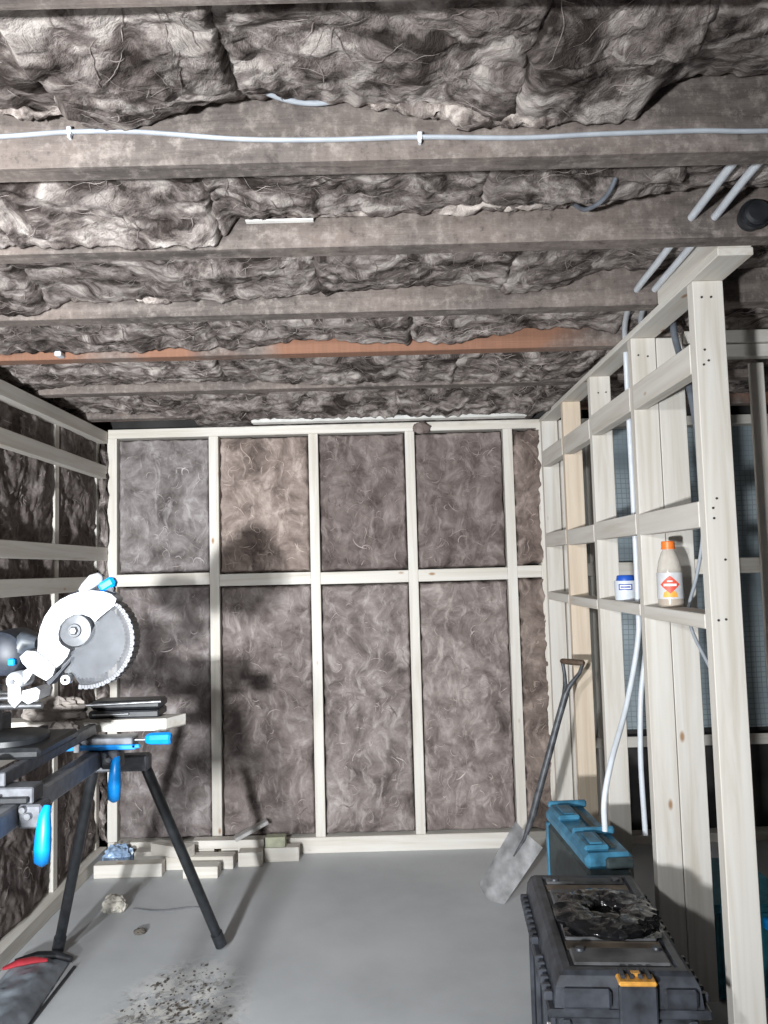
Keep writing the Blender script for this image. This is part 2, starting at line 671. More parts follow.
def wall_batt(parent, O, U, V, Nn, lu, lv, seed, amp=.016, step=.0075, depth=.06, tint=(1, 1, 1), rag=.006, out=0., fib=0):
    O, U, V, Nn = [np.array(a, float) for a in (O, U, V, Nn)]
    nu, nv = int(lu / step) + 1, int(lv / step) + 1
    u, v = np.meshgrid(np.linspace(0, lu, nu), np.linspace(0, lv, nv))
    u, v = u.ravel(), v.ravel()
    d = np.minimum(np.minimum(u, lu - u), np.minimum(v, lv - v))
    h = wool_h(u + seed * .37, v, seed) * amp
    e = np.clip(d / .028, 0, 1)
    h = h * (.35 + .65 * e) + out * np.sqrt(e) - depth * (1 - np.sqrt(np.clip(d / .014, 0, 1)))
    ru = rag * fbm(np.stack([v * 14, u * 0 + seed, u * 3], 1), 3)
    rv = rag * fbm(np.stack([u * 14, u * 0 + seed + 50, v * 3], 1), 3)
    P = O + np.outer(u + ru, U) + np.outer(v + rv, V) + np.outer(h, Nn)
    o = grid_mesh('insulation_batt', P, nu, nv, WOOL, parent, tint)
    if fib:
        wisps(o, P, nu, nv, fib, seed, Nn, tuple(1.45 * t for t in tint))
    return o


def ceiling_batt(parent, x0, x1, y0, y1, edge, seed, z0=2.545, amp=.05, step=.0085, tint=(1, 1, 1), sag=.02, rag=.012, tuck=.0):
    """wool pushed up between two joists; edge(x) = height at which it meets the far joist"""
    lu, lv = x1 - x0, y1 - y0 - .012
    nu, nv = int(lu / step) + 1, int(lv / (step * .8)) + 1
    u, s = np.meshgrid(np.linspace(0, lu, nu), np.linspace(0, 1, nv))
    u, s = u.ravel(), s.ravel()
    X = x0 + u
    Y = y0 + .006 + s * lv
    ez = np.interp(X, [e[0] for e in edge], [e[1] for e in edge])
    ez = ez + .012 * fbm(np.stack([X * 9, X * 0 + seed, X * 0], 1), 3) + .010 * fbm(np.stack([X * 34, X * 0 + seed + 9, X * 0], 1), 2)
    z = z0 * (1 - s ** 2.2) + ez * s ** 2.2 - sag * np.sin(math.pi * s)
    hh = wool_h(X + seed, Y + seed * 1.7, seed, .75, 1.1)
    big = fbm(np.stack([X * 2.2, Y * 5, X * 0 + seed * 3.3], 1), 2)
    fall = 1 - .85 * s ** 5
    z = z - fall * (amp * .75 * hh + amp * .5 * big)
    Y = Y - fall * np.clip(s * 6, 0, 1) * amp * .5 * wool_h(X + 3, Y - 4, seed + 2, .75, 1.1) * (s < .999)
    d = np.minimum(u, lu - u)
    z = z + .12 * (1 - np.sqrt(np.clip(d / .035, 0, 1))) + .10 * (s < 1e-6) + .10 * (s > .9999)
    X = X + rag * fbm(np.stack([Y * 16, X * 0 + seed, X * 4], 1), 3)
    P = np.stack([X, Y, z], 1)
    o = grid_mesh('insulation_batt', P, nu, nv, WOOLC, parent, tint)
    if x0 < 1.0 and y0 > 1.0:
        wisps(o, P, nu, nv, int((80 if y0 < 1.7 else 130) * (x1 - x0)), seed, np.array([0, 0, -1.]), tuple(1.35 * t for t in tint), .03, .15, .42 if y0 < 2.3 else .7, .45)
    return o


# ================================================================== SETTING
YB = 4.50      # room face of the back wall framing
XL = -1.60     # room face of the left wall battens
XR = .95       # room face of the right partition
ZC = 2.46      # underside of the joists

fl = box('floor', (-1.85, -2.2, -.12), (2.7, 4.75, 0), CONC, None, 0)
fl['kind'] = 'structure'
fl['label'] = 'bare grey concrete floor scattered with dust'

# ---- ceiling
ceil = struct('ceiling', 'open joist ceiling stuffed with brown mineral wool')
box('floor_deck', (-1.85, -2.2, 2.68), (2.7, 4.75, 2.72), DECK, ceil, 0)
JO = [(.16, .22), (.60, .66), (1.055, 1.115), (1.57, 1.633), (1.995, 2.062), (2.533, 2.603), (3.0, 3.07), (3.6, 3.675), (4.2, 4.27)]
for k, (a, b) in enumerate(JO):
    j = timber('joist', (-1.8, a, ZC + (.004 if k % 2 else 0)), (2.6, b, 2.679), ceil, 0, OLDO if k in (6, 8) else OLD, .004)
# edge profiles: height where the wool meets each joist's near face
edges = {
    1: [(-1.8, 2.53), (2.6, 2.54)],
    2: [(-1.8, 2.54), (2.6, 2.54)],
    3: [(-1.8, 2.57), (-.62, 2.575), (-.60, 2.55), (-.54, 2.535), (-.42, 2.565), (-.28, 2.60), (-.1, 2.60), (.05, 2.565), (.2, 2.535), (.45, 2.52), (.56, 2.535), (.62, 2.62), (1.0, 2.63), (2.6, 2.6)],
    4: [(-1.8, 2.46), (-.9, 2.465), (-.42, 2.455), (-.36, 2.535), (-.1, 2.53), (.2, 2.545), (.45, 2.54), (.6, 2.56), (.75, 2.60), (2.6, 2.6)],
    5: [(-1.8, 2.475), (-1.12, 2.47), (-1.0, 2.52), (-.6, 2.505), (-.3, 2.515), (0, 2.535), (.3, 2.54), (.45, 2.505), (.6, 2.52), (.75, 2.58), (2.6, 2.6)],
    6: [(-1.8, 2.47), (-1.3, 2.485), (-.9, 2.475), (-.5, 2.48), (-.3, 2.51), (0, 2.485), (.3, 2.48), (.6, 2.525), (.8, 2.525), (1.0, 2.50), (2.6, 2.5)],
    7: [(-1.8, 2.46), (-1.4, 2.50), (-.6, 2.50), (-.2, 2.47), (.1, 2.49), (.7, 2.455), (1.0, 2.49), (2.6, 2.52)],
    8: [(-1.8, 2.5), (-1.3, 2.48), (-.9, 2.43), (.9, 2.43), (1.2, 2.5), (2.6, 2.52)],
}
splits = {
    1: [-1.8, 0.1, 2.6], 2: [-1.8, -.2, .9, 2.6],
    3: [-1.8, -.615, -.265, .30, .60, 1.05, 2.6], 4: [-1.8, -.95, -.40, .28, .74, 1.3, 2.6],
    5: [-1.8, -1.08, -.18, .42, 1.0, 2.6], 6: [-1.8, -.62, .12, .95, 2.6],
    7: [-1.8, -.7, .35, 1.0, 2.6], 8: [-1.8, -.95, .1, 1.0, 2.6],
}
for k in range(1, 9):
    y0, y1 = JO[k - 1][1], JO[k][0]
    sp = splits[k]
    for i in range(len(sp) - 1):
        rr = random.Random(k * 31 + i)
        t = rr.uniform(.88, 1.12)
        stp = .0075 if k in (3, 4) else .010
        if sp[i] > 1.2 or k < 3:
            stp = .018
        dz = rr.uniform(-.022, .016)
        if (k, i) == (3, 1):
            dz = -.035
        ceiling_batt(ceil, sp[i] - .03, sp[i + 1] + .03, y0, y1, edges[k], k * 5 + i * 1.3, 2.545 + dz, tint=(t * 1.02, t, t * .985), step=stp,
                     amp=.042 if k <= 4 else .04, sag=.025)
ceiling_batt(ceil, -1.1, .95, JO[8][1], 4.62, [(-1.2, 2.47), (1, 2.47)], 77, 2.50, amp=.03, step=.012)

def wool_roll(parent, pts, rad, seed, tint):
    bm = bmesh.new()
    P = smooth_path(pts, 14)
    n = len(P)
    bm_tube(bm, P, [rad * (.25 + .75 * math.sin(math.pi * min(1, max(0, (i + .5) / n))) ** .4) for i in range(n)], 18)
    C = np.array([v.co[:] for v in bm.verts])
    h1 = np.stack([fbm(C * 14 + seed + q * 11, 3) for q in range(3)], 1) * rad * .9
    h2 = np.stack([ridged(C * 45 + seed + q * 7, 3) for q in range(3)], 1) * rad * .42
    for v, a, b in zip(bm.verts, h1, h2):
        v.co += Vector(a) + Vector(b)
    bmesh.ops.recalc_face_normals(bm, faces=bm.faces)
    o = link('insulation_tuft', mesh_from(bm, 'insulation_tuft', 180), WOOLC, parent)
    o.color = tuple(tint) + (1,)
    return o


PALE = (1.35, 1.31, 1.27)
wool_roll(ceil, [(-.28, 1.966, 2.545), (-.15, 1.962, 2.540), (.05, 1.962, 2.544), (.25, 1.958, 2.543), (.42, 1.962, 2.540), (.56, 1.968, 2.552)], .016, 4, PALE)
wool_roll(ceil, [(-.02, 1.545, 2.575), (.10, 1.54, 2.552), (.24, 1.545, 2.535), (.38, 1.54, 2.532), (.50, 1.545, 2.545)], .018, 14, PALE)
wool_roll(ceil, [(-1.02, 2.505, 2.525), (-.9, 2.50, 2.53), (-.75, 2.505, 2.515), (-.62, 2.505, 2.52)], .016, 24, PALE)
wool_roll(ceil, [(-.80, 1.51, 2.545), (-.70, 1.52, 2.55), (-.62, 1.53, 2.56)], .012, 44, PALE)

# ---- back wall: two rows of wool between pine studs
wb = struct('wall_back', 'back wall of pine studs filled with brown mineral wool')
box('dark_backing', (-1.75, 4.62, 0), (XR + .1, 4.66, 2.68), DARKBOARD, wb, 0)  # dark board behind the wool, added to block world light
SX = [-1.577, -.98, -.392, .178, .757, .955]
SW = .056
timber('bottom_plate', (-1.6, YB - .005, 0), (XR + .04, YB + .095, .088), wb, 0)
timber('top_plate', (-1.6, YB - .003, 2.405), (XR + .02, YB + .09, 2.458), wb, 0)
for i, x in enumerate(SX):
    timber('stud', (x - SW / 2, YB, .088), (x + SW / 2, YB + .09, 2.405), wb, 2)
for i in range(5):
    a, b = SX[i] + SW / 2, SX[i + 1] - SW / 2
    dz = [.012, .0, -.004, -.003, .004][i]
    timber('noggin', (a, YB + .001, 1.522 + dz), (b, YB + .085, 1.592 + dz), wb, 0)
    tints = [((.98, 1.0, 1.04), (.92, .92, .95)), ((1.25, 1.15, 1.08), (.98, .95, .95)), ((.80, .75, .74), (1.06, 1.04, 1.04)),
             ((.80, .75, .74), (1.12, 1.08, 1.07)), ((.95, .85, .8), (.95, .86, .8))][i]
    e = .004
    for r, (z0, z1) in enumerate(((1.592 + dz, 2.405), (.088, 1.522 + dz))):
        wide = .0
        if i == 4:
            wide = .02
        wall_batt(wb, (a + e - .004, YB + .018 - (.02 if i == 4 else 0), z0 + e), (1, 0, 0), (0, 0, 1), (0, -1, 0), b - a - 2 * e + wide + .008, z1 - z0 - 2 * e,
                  11 + i * 2 + r, amp=.012, step=.0065, tint=tints[r], out=.004, rag=.007 if i < 4 else .02, fib=(90 if r else 70) if i < 4 else 30)
# tuft that spills over the top plate
bm = bmesh.new()
bmesh.ops.create_icosphere(bm, subdivisions=4, radius=1)
for v in bm.verts:
    n = perlin(np.array([[v.co.x * 2 + 4, v.co.y * 2, v.co.z * 2]]))[0] * .3 + perlin(np.array([[v.co.x * 6, v.co.y * 6, v.co.z * 6 + 3]]))[0] * .15
    c = v.co * (1 + n)
    v.co = Vector((.25 + c.x * .055, YB - .002 + c.y * .02, 2.425 + c.z * .035))
o = link('insulation_tuft', mesh_from(bm, 'insulation_tuft', 180), WOOL, wb)
o.color = (.75, .68, .66, 1)
# white trim strips over the plate
box('trim_strip', (-.79, 4.40, 2.492), (.83, 4.425, 2.515), WHITEPAINT, wb, .003)
box('trim_strip', (-.74, 4.41, 2.462), (.86, 4.475, 2.489), WHITEPAINT, wb, .003)

# ---- left wall: studs behind face battens, wool bulging between
wl = struct('wall_left', 'left wall of shaded studs and horizontal battens over mineral wool')
box('dark_backing', (-1.80, -2.2, 0), (-1.76, 4.66, 2.68), DARKBOARD, wl, 0)  # added dark board behind the studs, keeps world light out
LY = [-.55, .05, .65, 1.25, 1.85, 2.52, 3.20, 3.90, 4.465]
for y in LY:
    timber('stud', (-1.755, y - .025, .07), (-1.645, y + .025, 2.40), wl, 2)
timber('bottom_plate', (-1.755, -1.2, 0), (XL - .005, YB - .006, .07), wl, 1)
timber('top_plate', (-1.755, -1.2, 2.375), (XL, YB - .006, 2.445), wl, 1)
for za, zb in ((2.165, 2.24), (1.687, 1.764), (1.520, 1.597), (.82, .895)):
    timber('batten', (XL - .045, -1.2, za), (XL, YB - .006, zb), wl, 1)
ZS = [.07, .82, 1.55, 1.72, 2.20, 2.40]
for i in range(len(LY) - 1):
    for q in range(3):
        z0, z1 = ((.07, .86), (.86, 1.72), (1.72, 2.40))[q]
        st = .011 if i >= 4 else .03
        wall_batt(wl, (-1.668, LY[i + 1] - .027, z0), (0, -1, 0), (0, 0, 1), (1, 0, 0), LY[i + 1] - LY[i] - .055, z1 - z0, 40 + i * 3 + q,
                  amp=.034, step=st, depth=.06, out=.024, tint=(.86, .84, .84), fib=40 if i >= 5 else 0)

wool_roll(wl, [(-1.635, 4.475, .10), (-1.63, 4.47, .6), (-1.638, 4.475, 1.2), (-1.63, 4.47, 1.8), (-1.635, 4.475, 2.38)], .026, 64, (.9, .88, .88))

# ---- right partition: open pine frame, studs turned flat to the room
wr = struct('wall_right', 'open pine stud partition with noggins and a shelf rail')
SY = [2.25, 2.825, 3.40, 3.925, 4.448]
ST = .044
DP = .092
for i, y in enumerate(SY):
    timber('stud', (XR, y, .045), (XR + DP, y + ST, 2.436), wr, 2, PZW if i == 3 else None)
timber('stud', (XR + DP + .004, 2.83, .045), (XR + 2 * DP + .012, 2.874, 2.436), wr, 2)
timber('stud', (XR + DP + .006, 4.43, .045), (XR + 2 * DP - .02, 4.474, 2.436), wr, 2)
timber('bottom_plate', (XR, 2.25, 0), (XR + DP, 4.492, .045), wr, 1)
timber('top_plate', (XR - .004, 2.064, 2.437), (XR + DP + .004, 4.494, 2.4595), wr, 1)
timber('blocking', (XR - .002, 2.065, 2.4597), (XR + DP, 2.53, 2.535), wr, 1)
for i in range(4):
    a, b = SY[i] + ST, SY[i + 1]
    dz = (0, .004, -.003, .002)[i]
    timber('noggin', (XR - .002, a, 2.163 + dz), (XR + .044, b, 2.255 + dz), wr, 1)
    timber('noggin', (XR - .002, a, 1.698 + dz), (XR + .044, b, 1.776 + dz), wr, 1)
    timber('shelf_rail', (XR - .002, a, 1.397 + dz), (XR + .092, b, 1.441 + dz), wr, 1)
# nail heads on the near studs
bm = bmesh.new()
bmesh.ops.create_cone(bm, cap_ends=True, segments=8, radius1=.0038, radius2=.0034, depth=.003)
bmesh.ops.rotate(bm, cent=(0, 0, 0), matrix=Matrix.Rotation(R(90), 3, 'X'), verts=bm.verts)
nail_me = mesh_from(bm, 'nail_head')
for (x, y, z) in ((.975, 2.249, 2.385), (1.003, 2.249, 2.385), (.975, 2.249, 2.225), (.985, 2.249, 2.192), (.97, 2.249, 2.18), (.973, 2.249, 1.752), (.974, 2.249, 1.722),
                  (.97, 2.249, 1.425), (.992, 2.249, 1.427), (1.0, 2.249, 1.60), (.985, 2.249, 1.78), (.975, 2.824, 2.37), (1.01, 2.824, 2.365), (.985, 3.399, 2.36), (1.02, 3.399, 2.362)):
    o = link('nail_head', nail_me, NAIL, wr)
    o.location = (x, y, z)

# ---- hall beyond the partition
wh = struct('wall_hall', 'shadowed hall framing with blue-grey scrim membrane beyond the partition')
box('dark_backing', (XR + .1, 4.64, 0), (2.7, 4.68, 2.68), DARKBOARD, wh, 0)
bm = bmesh.new()
nx, nz = 36, 50
vv = {}
for i in range(nx + 1):
    for k in range(nz + 1):
        x = XR + .1 + 1.6 * i / nx
        z = .62 + 1.85 * k / nz
        vv[i, k] = bm.verts.new((x, 4.60 + .012 * math.sin(x * 13 + z * 3) + .008 * math.sin(z * 9), z))
for i in range(nx):
    for k in range(nz):
        bm.faces.new((vv[i, k], vv[i + 1, k], vv[i + 1, k + 1], vv[i, k + 1]))
link('membrane_sheet', mesh_from(bm, 'membrane_sheet', 180), MEMB, wh)
for x in (1.24, 1.78, 2.3):
    timber('stud', (x - .025, YB + .01, .05), (x + .025, YB + .09, 2.40), wh, 2)
timber('bottom_plate', (XR + .19, YB, 0), (2.66, YB + .09, .05), wh, 0)
timber('top_plate', (XR + .19, YB, 2.40), (2.66, YB + .09, 2.455), wh, 0)
timber('noggin', (XR + .19, YB - .002, 1.525), (2.66, YB + .008, 1.60), wh, 0)
timber('noggin', (XR + .19, YB - .002, .54), (2.66, YB + .008, .60), wh, 0)
# return partition running away to the right
wt = struct('wall_return', 'short pine partition running right behind the near post')
timber('top_plate', (XR + 2 * DP + .014, 2.83, 2.357), (2.45, 2.875, 2.405), wt, 0)
timber('head_rail', (XR + 2 * DP + .014, 2.815, 2.408), (2.45, 2.875, 2.455), wt, 0)
timber('rail', (XR + 2 * DP + .014, 2.835, 1.549), (2.45, 2.874, 1.605), wt, 0)
timber('stud', (1.385, 2.82, 0), (1.44, 2.834, 2.33), wt, 2)
timber('stud', (1.95, 2.84, 0), (2.0, 2.90, 2.355), wt, 2)
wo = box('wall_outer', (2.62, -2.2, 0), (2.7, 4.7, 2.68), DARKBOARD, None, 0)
wo['kind'] = 'structure'
wo['label'] = 'dark outer wall beyond the hall'

# ================================================================== SERVICES
# clipped cable along the nearest big joist
cb = root('clipped_cable', (-.784, 1.56, 2.53))
cpts = [(-1.5, 1.5645, 2.515), (-1.1, 1.5645, 2.522), (-.784, 1.5645, 2.53), (-.637, 1.5645, 2.537), (-.489, 1.5645, 2.533), (-.278, 1.5645, 2.512), (-.088, 1.5645, 2.506), (.102, 1.5645, 2.507),
        (.313, 1.5645, 2.500), (.483, 1.5645, 2.504), (.695, 1.5645, 2.506), (.837, 1.5645, 2.502), (1.3, 1.5645, 2.505), (1.9, 1.5645, 2.50)]
tube('sheath', cpts, .0065, GREYCABLE, cb, 10, flat=.75, off=cb.location, sm=True)
for x, z in ((-.637, 2.537), (.102, 2.507), (1.3, 2.505)):
    bm = bmesh.new()
    bm_box(bm, (x - .005, 1.556, z - .008), (x + .005, 1.5705, z + .009), .002)
    bm_box(bm, (x - .003, 1.558, z - .015), (x + .003, 1.5705, z - .007), .001)
    bmesh.ops.translate(bm, vec=-Vector(cb.location), verts=bm.verts)
    link('cable_clip', mesh_from(bm, 'cable_clip'), WHITEP, cb)
tag(cb, 'long grey cable clipped along the nearest ceiling joist', 'cable')

# two white pipes through the joists, down behind the shelf and curving out
p1 = tube('water_pipe', [(.832, 1.60, 2.515), (.838, 1.78, 2.515), (.852, 2.03, 2.515), (.868, 2.3, 2.515), (.885, 2.57, 2.515), (.945, 2.86, 2.512), (.99, 3.01, 2.46), (1.005, 3.06, 2.30),
                         (1.006, 3.06, 1.85), (1.006, 3.065, 1.45), (1.0, 3.07, 1.288), (.928, 3.02, 1.05), (.82, 2.88, .878), (.776, 2.84, .748), (.773, 2.84, .640)],
          .0105, WHITEP, None, 12, sm=True)
tag(p1, 'white plastic pipe dropping behind the tub and curving out into the room', 'pipe', 'white water pipes')
p2 = tube('water_pipe', [(.892, 1.60, 2.515), (.897, 1.78, 2.515), (.915, 2.03, 2.515), (.93, 2.3, 2.515), (.945, 2.57, 2.515), (.995, 2.83, 2.515), (1.06, 2.99, 2.46), (1.09, 3.08, 2.28),
                         (1.09, 3.12, 1.85), (1.085, 3.14, 1.45), (1.04, 3.12, 1.207), (1.010, 3.1, 1.054), (.998, 3.1, .82), (1.002, 3.1, .533)],
          .0105, WHITEP, None, 12, sm=True)
tag(p2, 'white plastic pipe hanging almost straight down beside the double stud', 'pipe', 'white water pipes')
# dark conduit and cables behind the near post
c1 = tube('conduit', [(1.07, 2.72, 2.52), (1.066, 2.70, 2.40), (1.062, 2.585, 2.18), (1.062, 2.54, 2.0), (1.062, 2.535, 1.73), (1.064, 2.52, 1.45), (1.065, 2.48, 1.1), (1.07, 2.47, .85)], .012, DKCABLE, None, 10, sm=True)
tag(c1, 'dark grey conduit running down between double stud and near post', 'conduit')
c2 = tube('loose_cable', [(1.072, 2.55, 1.80), (1.068, 2.57, 1.66), (1.062, 2.62, 1.54), (1.064, 2.70, 1.44), (1.062, 2.68, 1.36), (1.064, 2.58, 1.27), (1.07, 2.47, 1.18), (1.08, 2.36, 1.12)], .006, GREYCABLE, None, 8, sm=True)
tag(c2, 'thin grey cable bowing behind the juice bottle and shelf rail', 'cable')
c3 = tube('ceiling_cable', [(.60, 1.72, 2.60), (.575, 1.80, 2.50), (.545, 1.90, 2.50), (.53, 1.99, 2.56)], .006, DKCABLE, None, 8, sm=True)
tag(c3, 'short dark cable dipping below the wool between two joists', 'cable')
c4 = tube('buried_cable', [(-.26, 1.50, 2.62), (-.22, 1.52, 2.588), (-.15, 1.545, 2.578), (-.08, 1.55, 2.582), (-.02, 1.54, 2.61)], .006, GREYCABLE, None, 8, sm=True)
tag(c4, 'grey cable peeking out of wool above the nearest joist', 'cable')
ws = box('plastic_strip', (-.34, 1.976, 2.526), (-.16, 1.9935, 2.531), WHITEPAINT, None, .001)
tag(ws, 'thin white strip tucked above the second joist', 'strip')
dl = root('downlight_can', (1.004, 1.97, 2.505))
lathe('can', [(0, -.03), (.028, -.03), (.034, -.022), (.034, .03), (0, .03)], BLACKPL, dl, 20, axis='Y')
lathe('rim', [(.034, -.012), (.04, -.012), (.04, 0), (.034, 0)], BLACKMET, dl, 20, axis='Y')
tag(dl, 'small black round fitting against the second joist at right', 'fitting')
wc = box('wall_clip', (-1.262, 2.955, 2.462), (-1.236, 2.999, 2.482), WHITEP, None, .004)
tag(wc, 'small white plastic clip fixed to ceiling joist at far left', 'clip')

# ================================================================== MITRE SAW STAND
st = root('saw_stand', (-1.09, 2.3, 0))
S0 = st.location
box('beam', (-1.118, 1.25, .885), (-1.066, 3.17, .952), plain('beam_grey', (.27, .28, .30), .45, metal=.3, noise=.15), st, .006, off=S0)
box('beam_end_cap', (-1.12, 3.17, .883), (-1.064, 3.185, .954), BLACKPL, st, .004, off=S0)
for sgn, yt, yf in ((1, 3.16, 3.41), (-1, 1.45, 1.2)):
    for xt, xf in ((-.985, -.73), (-1.175, -1.425)):
        leg = tube('leg', [(xt, yt, .86), (xf, yf, .02)], .0215, BLACKMET, st, 14, off=S0)
        d = (Vector((xf, yf, .02)) - Vector((xt, yt, .86))).normalized()
        tube('rubber_foot', [Vector((xf, yf, .02)) - d * .06, Vector((xf, yf, .019))], .0255, BLACKPL, leg, 14, off=S0)
    bm = bmesh.new()
    bm_box(bm, (-1.20, yt - .03, .82), (-.955, yt + .03, .884), .008)
    bmesh.ops.translate(bm, vec=-Vector(S0), verts=bm.verts)
    link('leg_bracket', mesh_from(bm, 'leg_bracket'), GREYMET, st)
# clamp brackets with levers
for (yb, lx, lz) in ((2.95, -1.008, .93), (2.30, -.985, .945)):
    xb = -1.275 if yb > 2.6 else -1.15
    br = box('clamp_bracket', (xb, yb - .035, .953), (-.945 if yb > 2.6 else -1.02, yb + .035, 1.0), GREYMET, st, .004, off=S0)
    box('clamp_slider', (xb + .035, yb - .05, .958), (-.93 if yb > 2.6 else -1.03, yb - .037, .976), BLUE if yb > 2.6 else BLACKMET, br, .003, off=S0)
    for x in ((-1.225, -1.145) if yb > 2.6 else (-1.12,)):
        box('slider_loop', (x - .012, yb - .056, .952), (x + .012, yb - .05, .984), STEEL, br, .002, off=S0)
    box('clamp_jaw', (-1.062, yb - .04, .885), (-.995, yb + .03, .952), GREYMET, st, .006, off=S0)
    lathe('clamp_bolt', [(0, -.052), (.009, -.052), (.011, -.046), (.011, -.04), (0, -.04)], STEEL, st, 12, centre=(-1.03, yb, .922), axis='Y', off=S0)
    lathe('clamp_bolt', [(0, -.052), (.009, -.052), (.011, -.046), (.011, -.04), (0, -.04)], STEEL, st, 12, centre=(-1.045, yb, .94), axis='Y', off=S0)
    # blue lever with a wider rounded grip
    tube('clamp_lever', [(lx + .004, yb - .03, lz), (lx + .003, yb - .045, lz - .02), (lx + .002, yb - .05, lz - .06), (lx, yb - .052, lz - .11), (lx - .001, yb - .052, lz - .148), (lx - .001, yb - .05, lz - .158)],
         [.011, .017, .022, .0245, .0225, .010], BLUE, st, 14, flat=.75, off=S0)
    if yb > 2.6:
        tube('lock_rod', [(-.945, yb - .01, .985), (-.90, yb - .01, .985)], .006, STEEL, st, 10, off=S0)
    if yb > 2.6:
        tube('lock_knob', [(-.905, yb - .01, .987), (-.90, yb - .01, .987), (-.885, yb - .01, .987), (-.815, yb - .01, .987), (-.808, yb - .01, .987)], [.010, .017, .022, .023, .018], BLUE, st, 8, smooth=False, off=S0)
        box('slider_tip', (-.945, yb - .05, .962), (-.915, yb - .036, .976), BLUE, br, .003, off=S0)
tube('roller_support', [(-1.175, 2.26, 1.035), (-1.175, 2.33, 1.035)], .03, STEEL, st, 16, off=S0)
box('roller_post', (-1.165, 2.275, 1.0), (-1.145, 2.32, 1.035), GREYMET, st, .003, off=S0)
tag(st, 'folding black legged saw stand with blue clamp levers', 'saw stand')

# ---- mitre saw
sw = root('mitre_saw', (-1.10, 2.55, 1.0))
S1 = sw.location


def zp(zx, zy):   # saw-head drawing plane: X, Z at the blade plane
    return (-1.2143 + zx * .000621, 1.406 - (zy - 399.4) * .000621)


YS = 2.50
for xr in (-1.30, -1.12):
    box('mount_rail', (xr - .014, 2.275, 1.0008), (xr + .014, 2.985, 1.0405), GREYMET, st, .003, off=S0)
box('base', (-1.36, 2.42, 1.041), (-1.07, 2.73, 1.075), BLACKMET, sw, .01, off=S1)
lathe('turntable', [(0, 1.098), (.105, 1.098), (.115, 1.092), (.115, 1.0755), (0, 1.0755)], BLACKMET, sw, 32, centre=(-1.22, 2.55, 0), off=S1)
for a, b in ((2.425, 2.49), (2.61, 2.72)):
    box('fence', (-1.325, a, 1.0755), (-1.30, b, 1.14), GREYMET, sw, .005, off=S1)
box('pivot_post', (-1.34, 2.50, 1.0755), (-1.27, 2.60, 1.26), GREYMET, sw, .012, off=S1)
for z in (1.225, 1.185):
    tube('slide_rail', [(-1.40, 2.55, z), (-1.12, 2.55, z)], .011, STEEL, sw, 12, off=S1)
# blade
bm = bmesh.new()
cx, cz = -.957, 1.398
nt_ = 60
ra, rb_ = [], []
for k in range(nt_ * 2):
    a = math.pi * k / nt_
    rr = .127 if k % 2 else .121
    ra.append(bm.verts.new((cx + rr * math.cos(a), YS + .0012, cz + rr * math.sin(a))))
    rb_.append(bm.verts.new((cx + rr * math.cos(a), YS - .0012, cz + rr * math.sin(a))))
bm.faces.new(ra)
bm.faces.new(rb_)
for k in range(nt_ * 2):
    j = (k + 1) % (nt_ * 2)
    bm.faces.new((ra[k], ra[j], rb_[j], rb_[k]))
bmesh.ops.recalc_face_normals(bm, faces=bm.faces)
bmesh.ops.translate(bm, vec=-Vector(S1), verts=bm.verts)
link('blade', mesh_from(bm, 'blade'), plain('saw_blade_steel', (.085, .09, .10), .55, metal=.0, noise=.3, nscale=20), sw)
# white upper guard
poly = [(190, 430), (190, 395), (200, 345), (222, 288), (255, 240), (300, 204), (350, 180), (405, 165), (460, 160), (520, 166), (565, 183), (588, 205), (578, 240), (540, 268), (500, 300), (480, 318),
        (455, 295), (415, 279), (370, 280), (330, 300), (302, 334), (292, 375), (296, 410), (310, 432), (352, 458), (340, 490), (310, 525), (285, 545), (262, 520), (205, 480), (188, 462)]
ug = prism('upper_guard', [zp(*p) for p in poly], YS - .045, YS + .035, SAWWHITE, sw, .006, off=S1)
rim = [zp(190 + 0, 400)] + [zp(*p) for p in ((196, 340), (222, 282), (258, 234), (302, 200), (352, 175), (405, 160), (460, 155), (520, 161), (568, 178))]
tube('guard_rim', [(x, YS - .005, z) for x, z in rim], .005, SAWGREY, ug, 8, off=S1, sm=True)
# printed marks on the guard
for (a, b, c, d) in ((262, 285, 300, 255), (280, 300, 318, 262), (262, 285, 268, 292), (300, 255, 318, 262), (243, 322, 250, 316)):
    x0, z0 = zp(a, b)
    x1, z1 = zp(c, d)
    tube('guard_mark', [(x0, YS - .0452, z0), (x1, YS - .0452, z1)], .0011, SAWGREY, ug, 6, off=S1)
# clear lower guard and its serrated rim
arc = []
for k in range(0, 25):
    a = R(52 - k * 150 / 24)
    arc.append((cx + .012 + .146 * math.cos(a), cz + .146 * math.sin(a)))
inner = [zp(345, 560), zp(352, 470), zp(400, 440), zp(450, 380), zp(480, 320), zp(540, 270)]
lg = prism('lower_guard', arc + inner, YS - .030, YS + .022, CLEAR, sw, .004, off=S1)
bm = bmesh.new()
for k in range(42):
    a = R(48 - k * 145 / 41)
    r0, r1 = .139, .151 + (.0025 if k % 2 else 0)
    c = Vector((cx + .012 + math.cos(a) * (r0 + r1) / 2, YS - .004, cz + math.sin(a) * (r0 + r1) / 2))
    t = bmesh.new()
    bm_box(t, (-(r1 - r0) / 2, -.034, -.0062), ((r1 - r0) / 2, .03, .0062), .001)
    bmesh.ops.transform(t, matrix=Matrix.Translation(c - Vector(S1)) @ Matrix.Rotation(-a, 4, 'Y'), verts=t.verts)
    join(bm, t)
link('serrated_rim', mesh_from(bm, 'serrated_rim'), plain('smoky_rim_plastic', (.13, .135, .15), .4, noise=.15), lg)
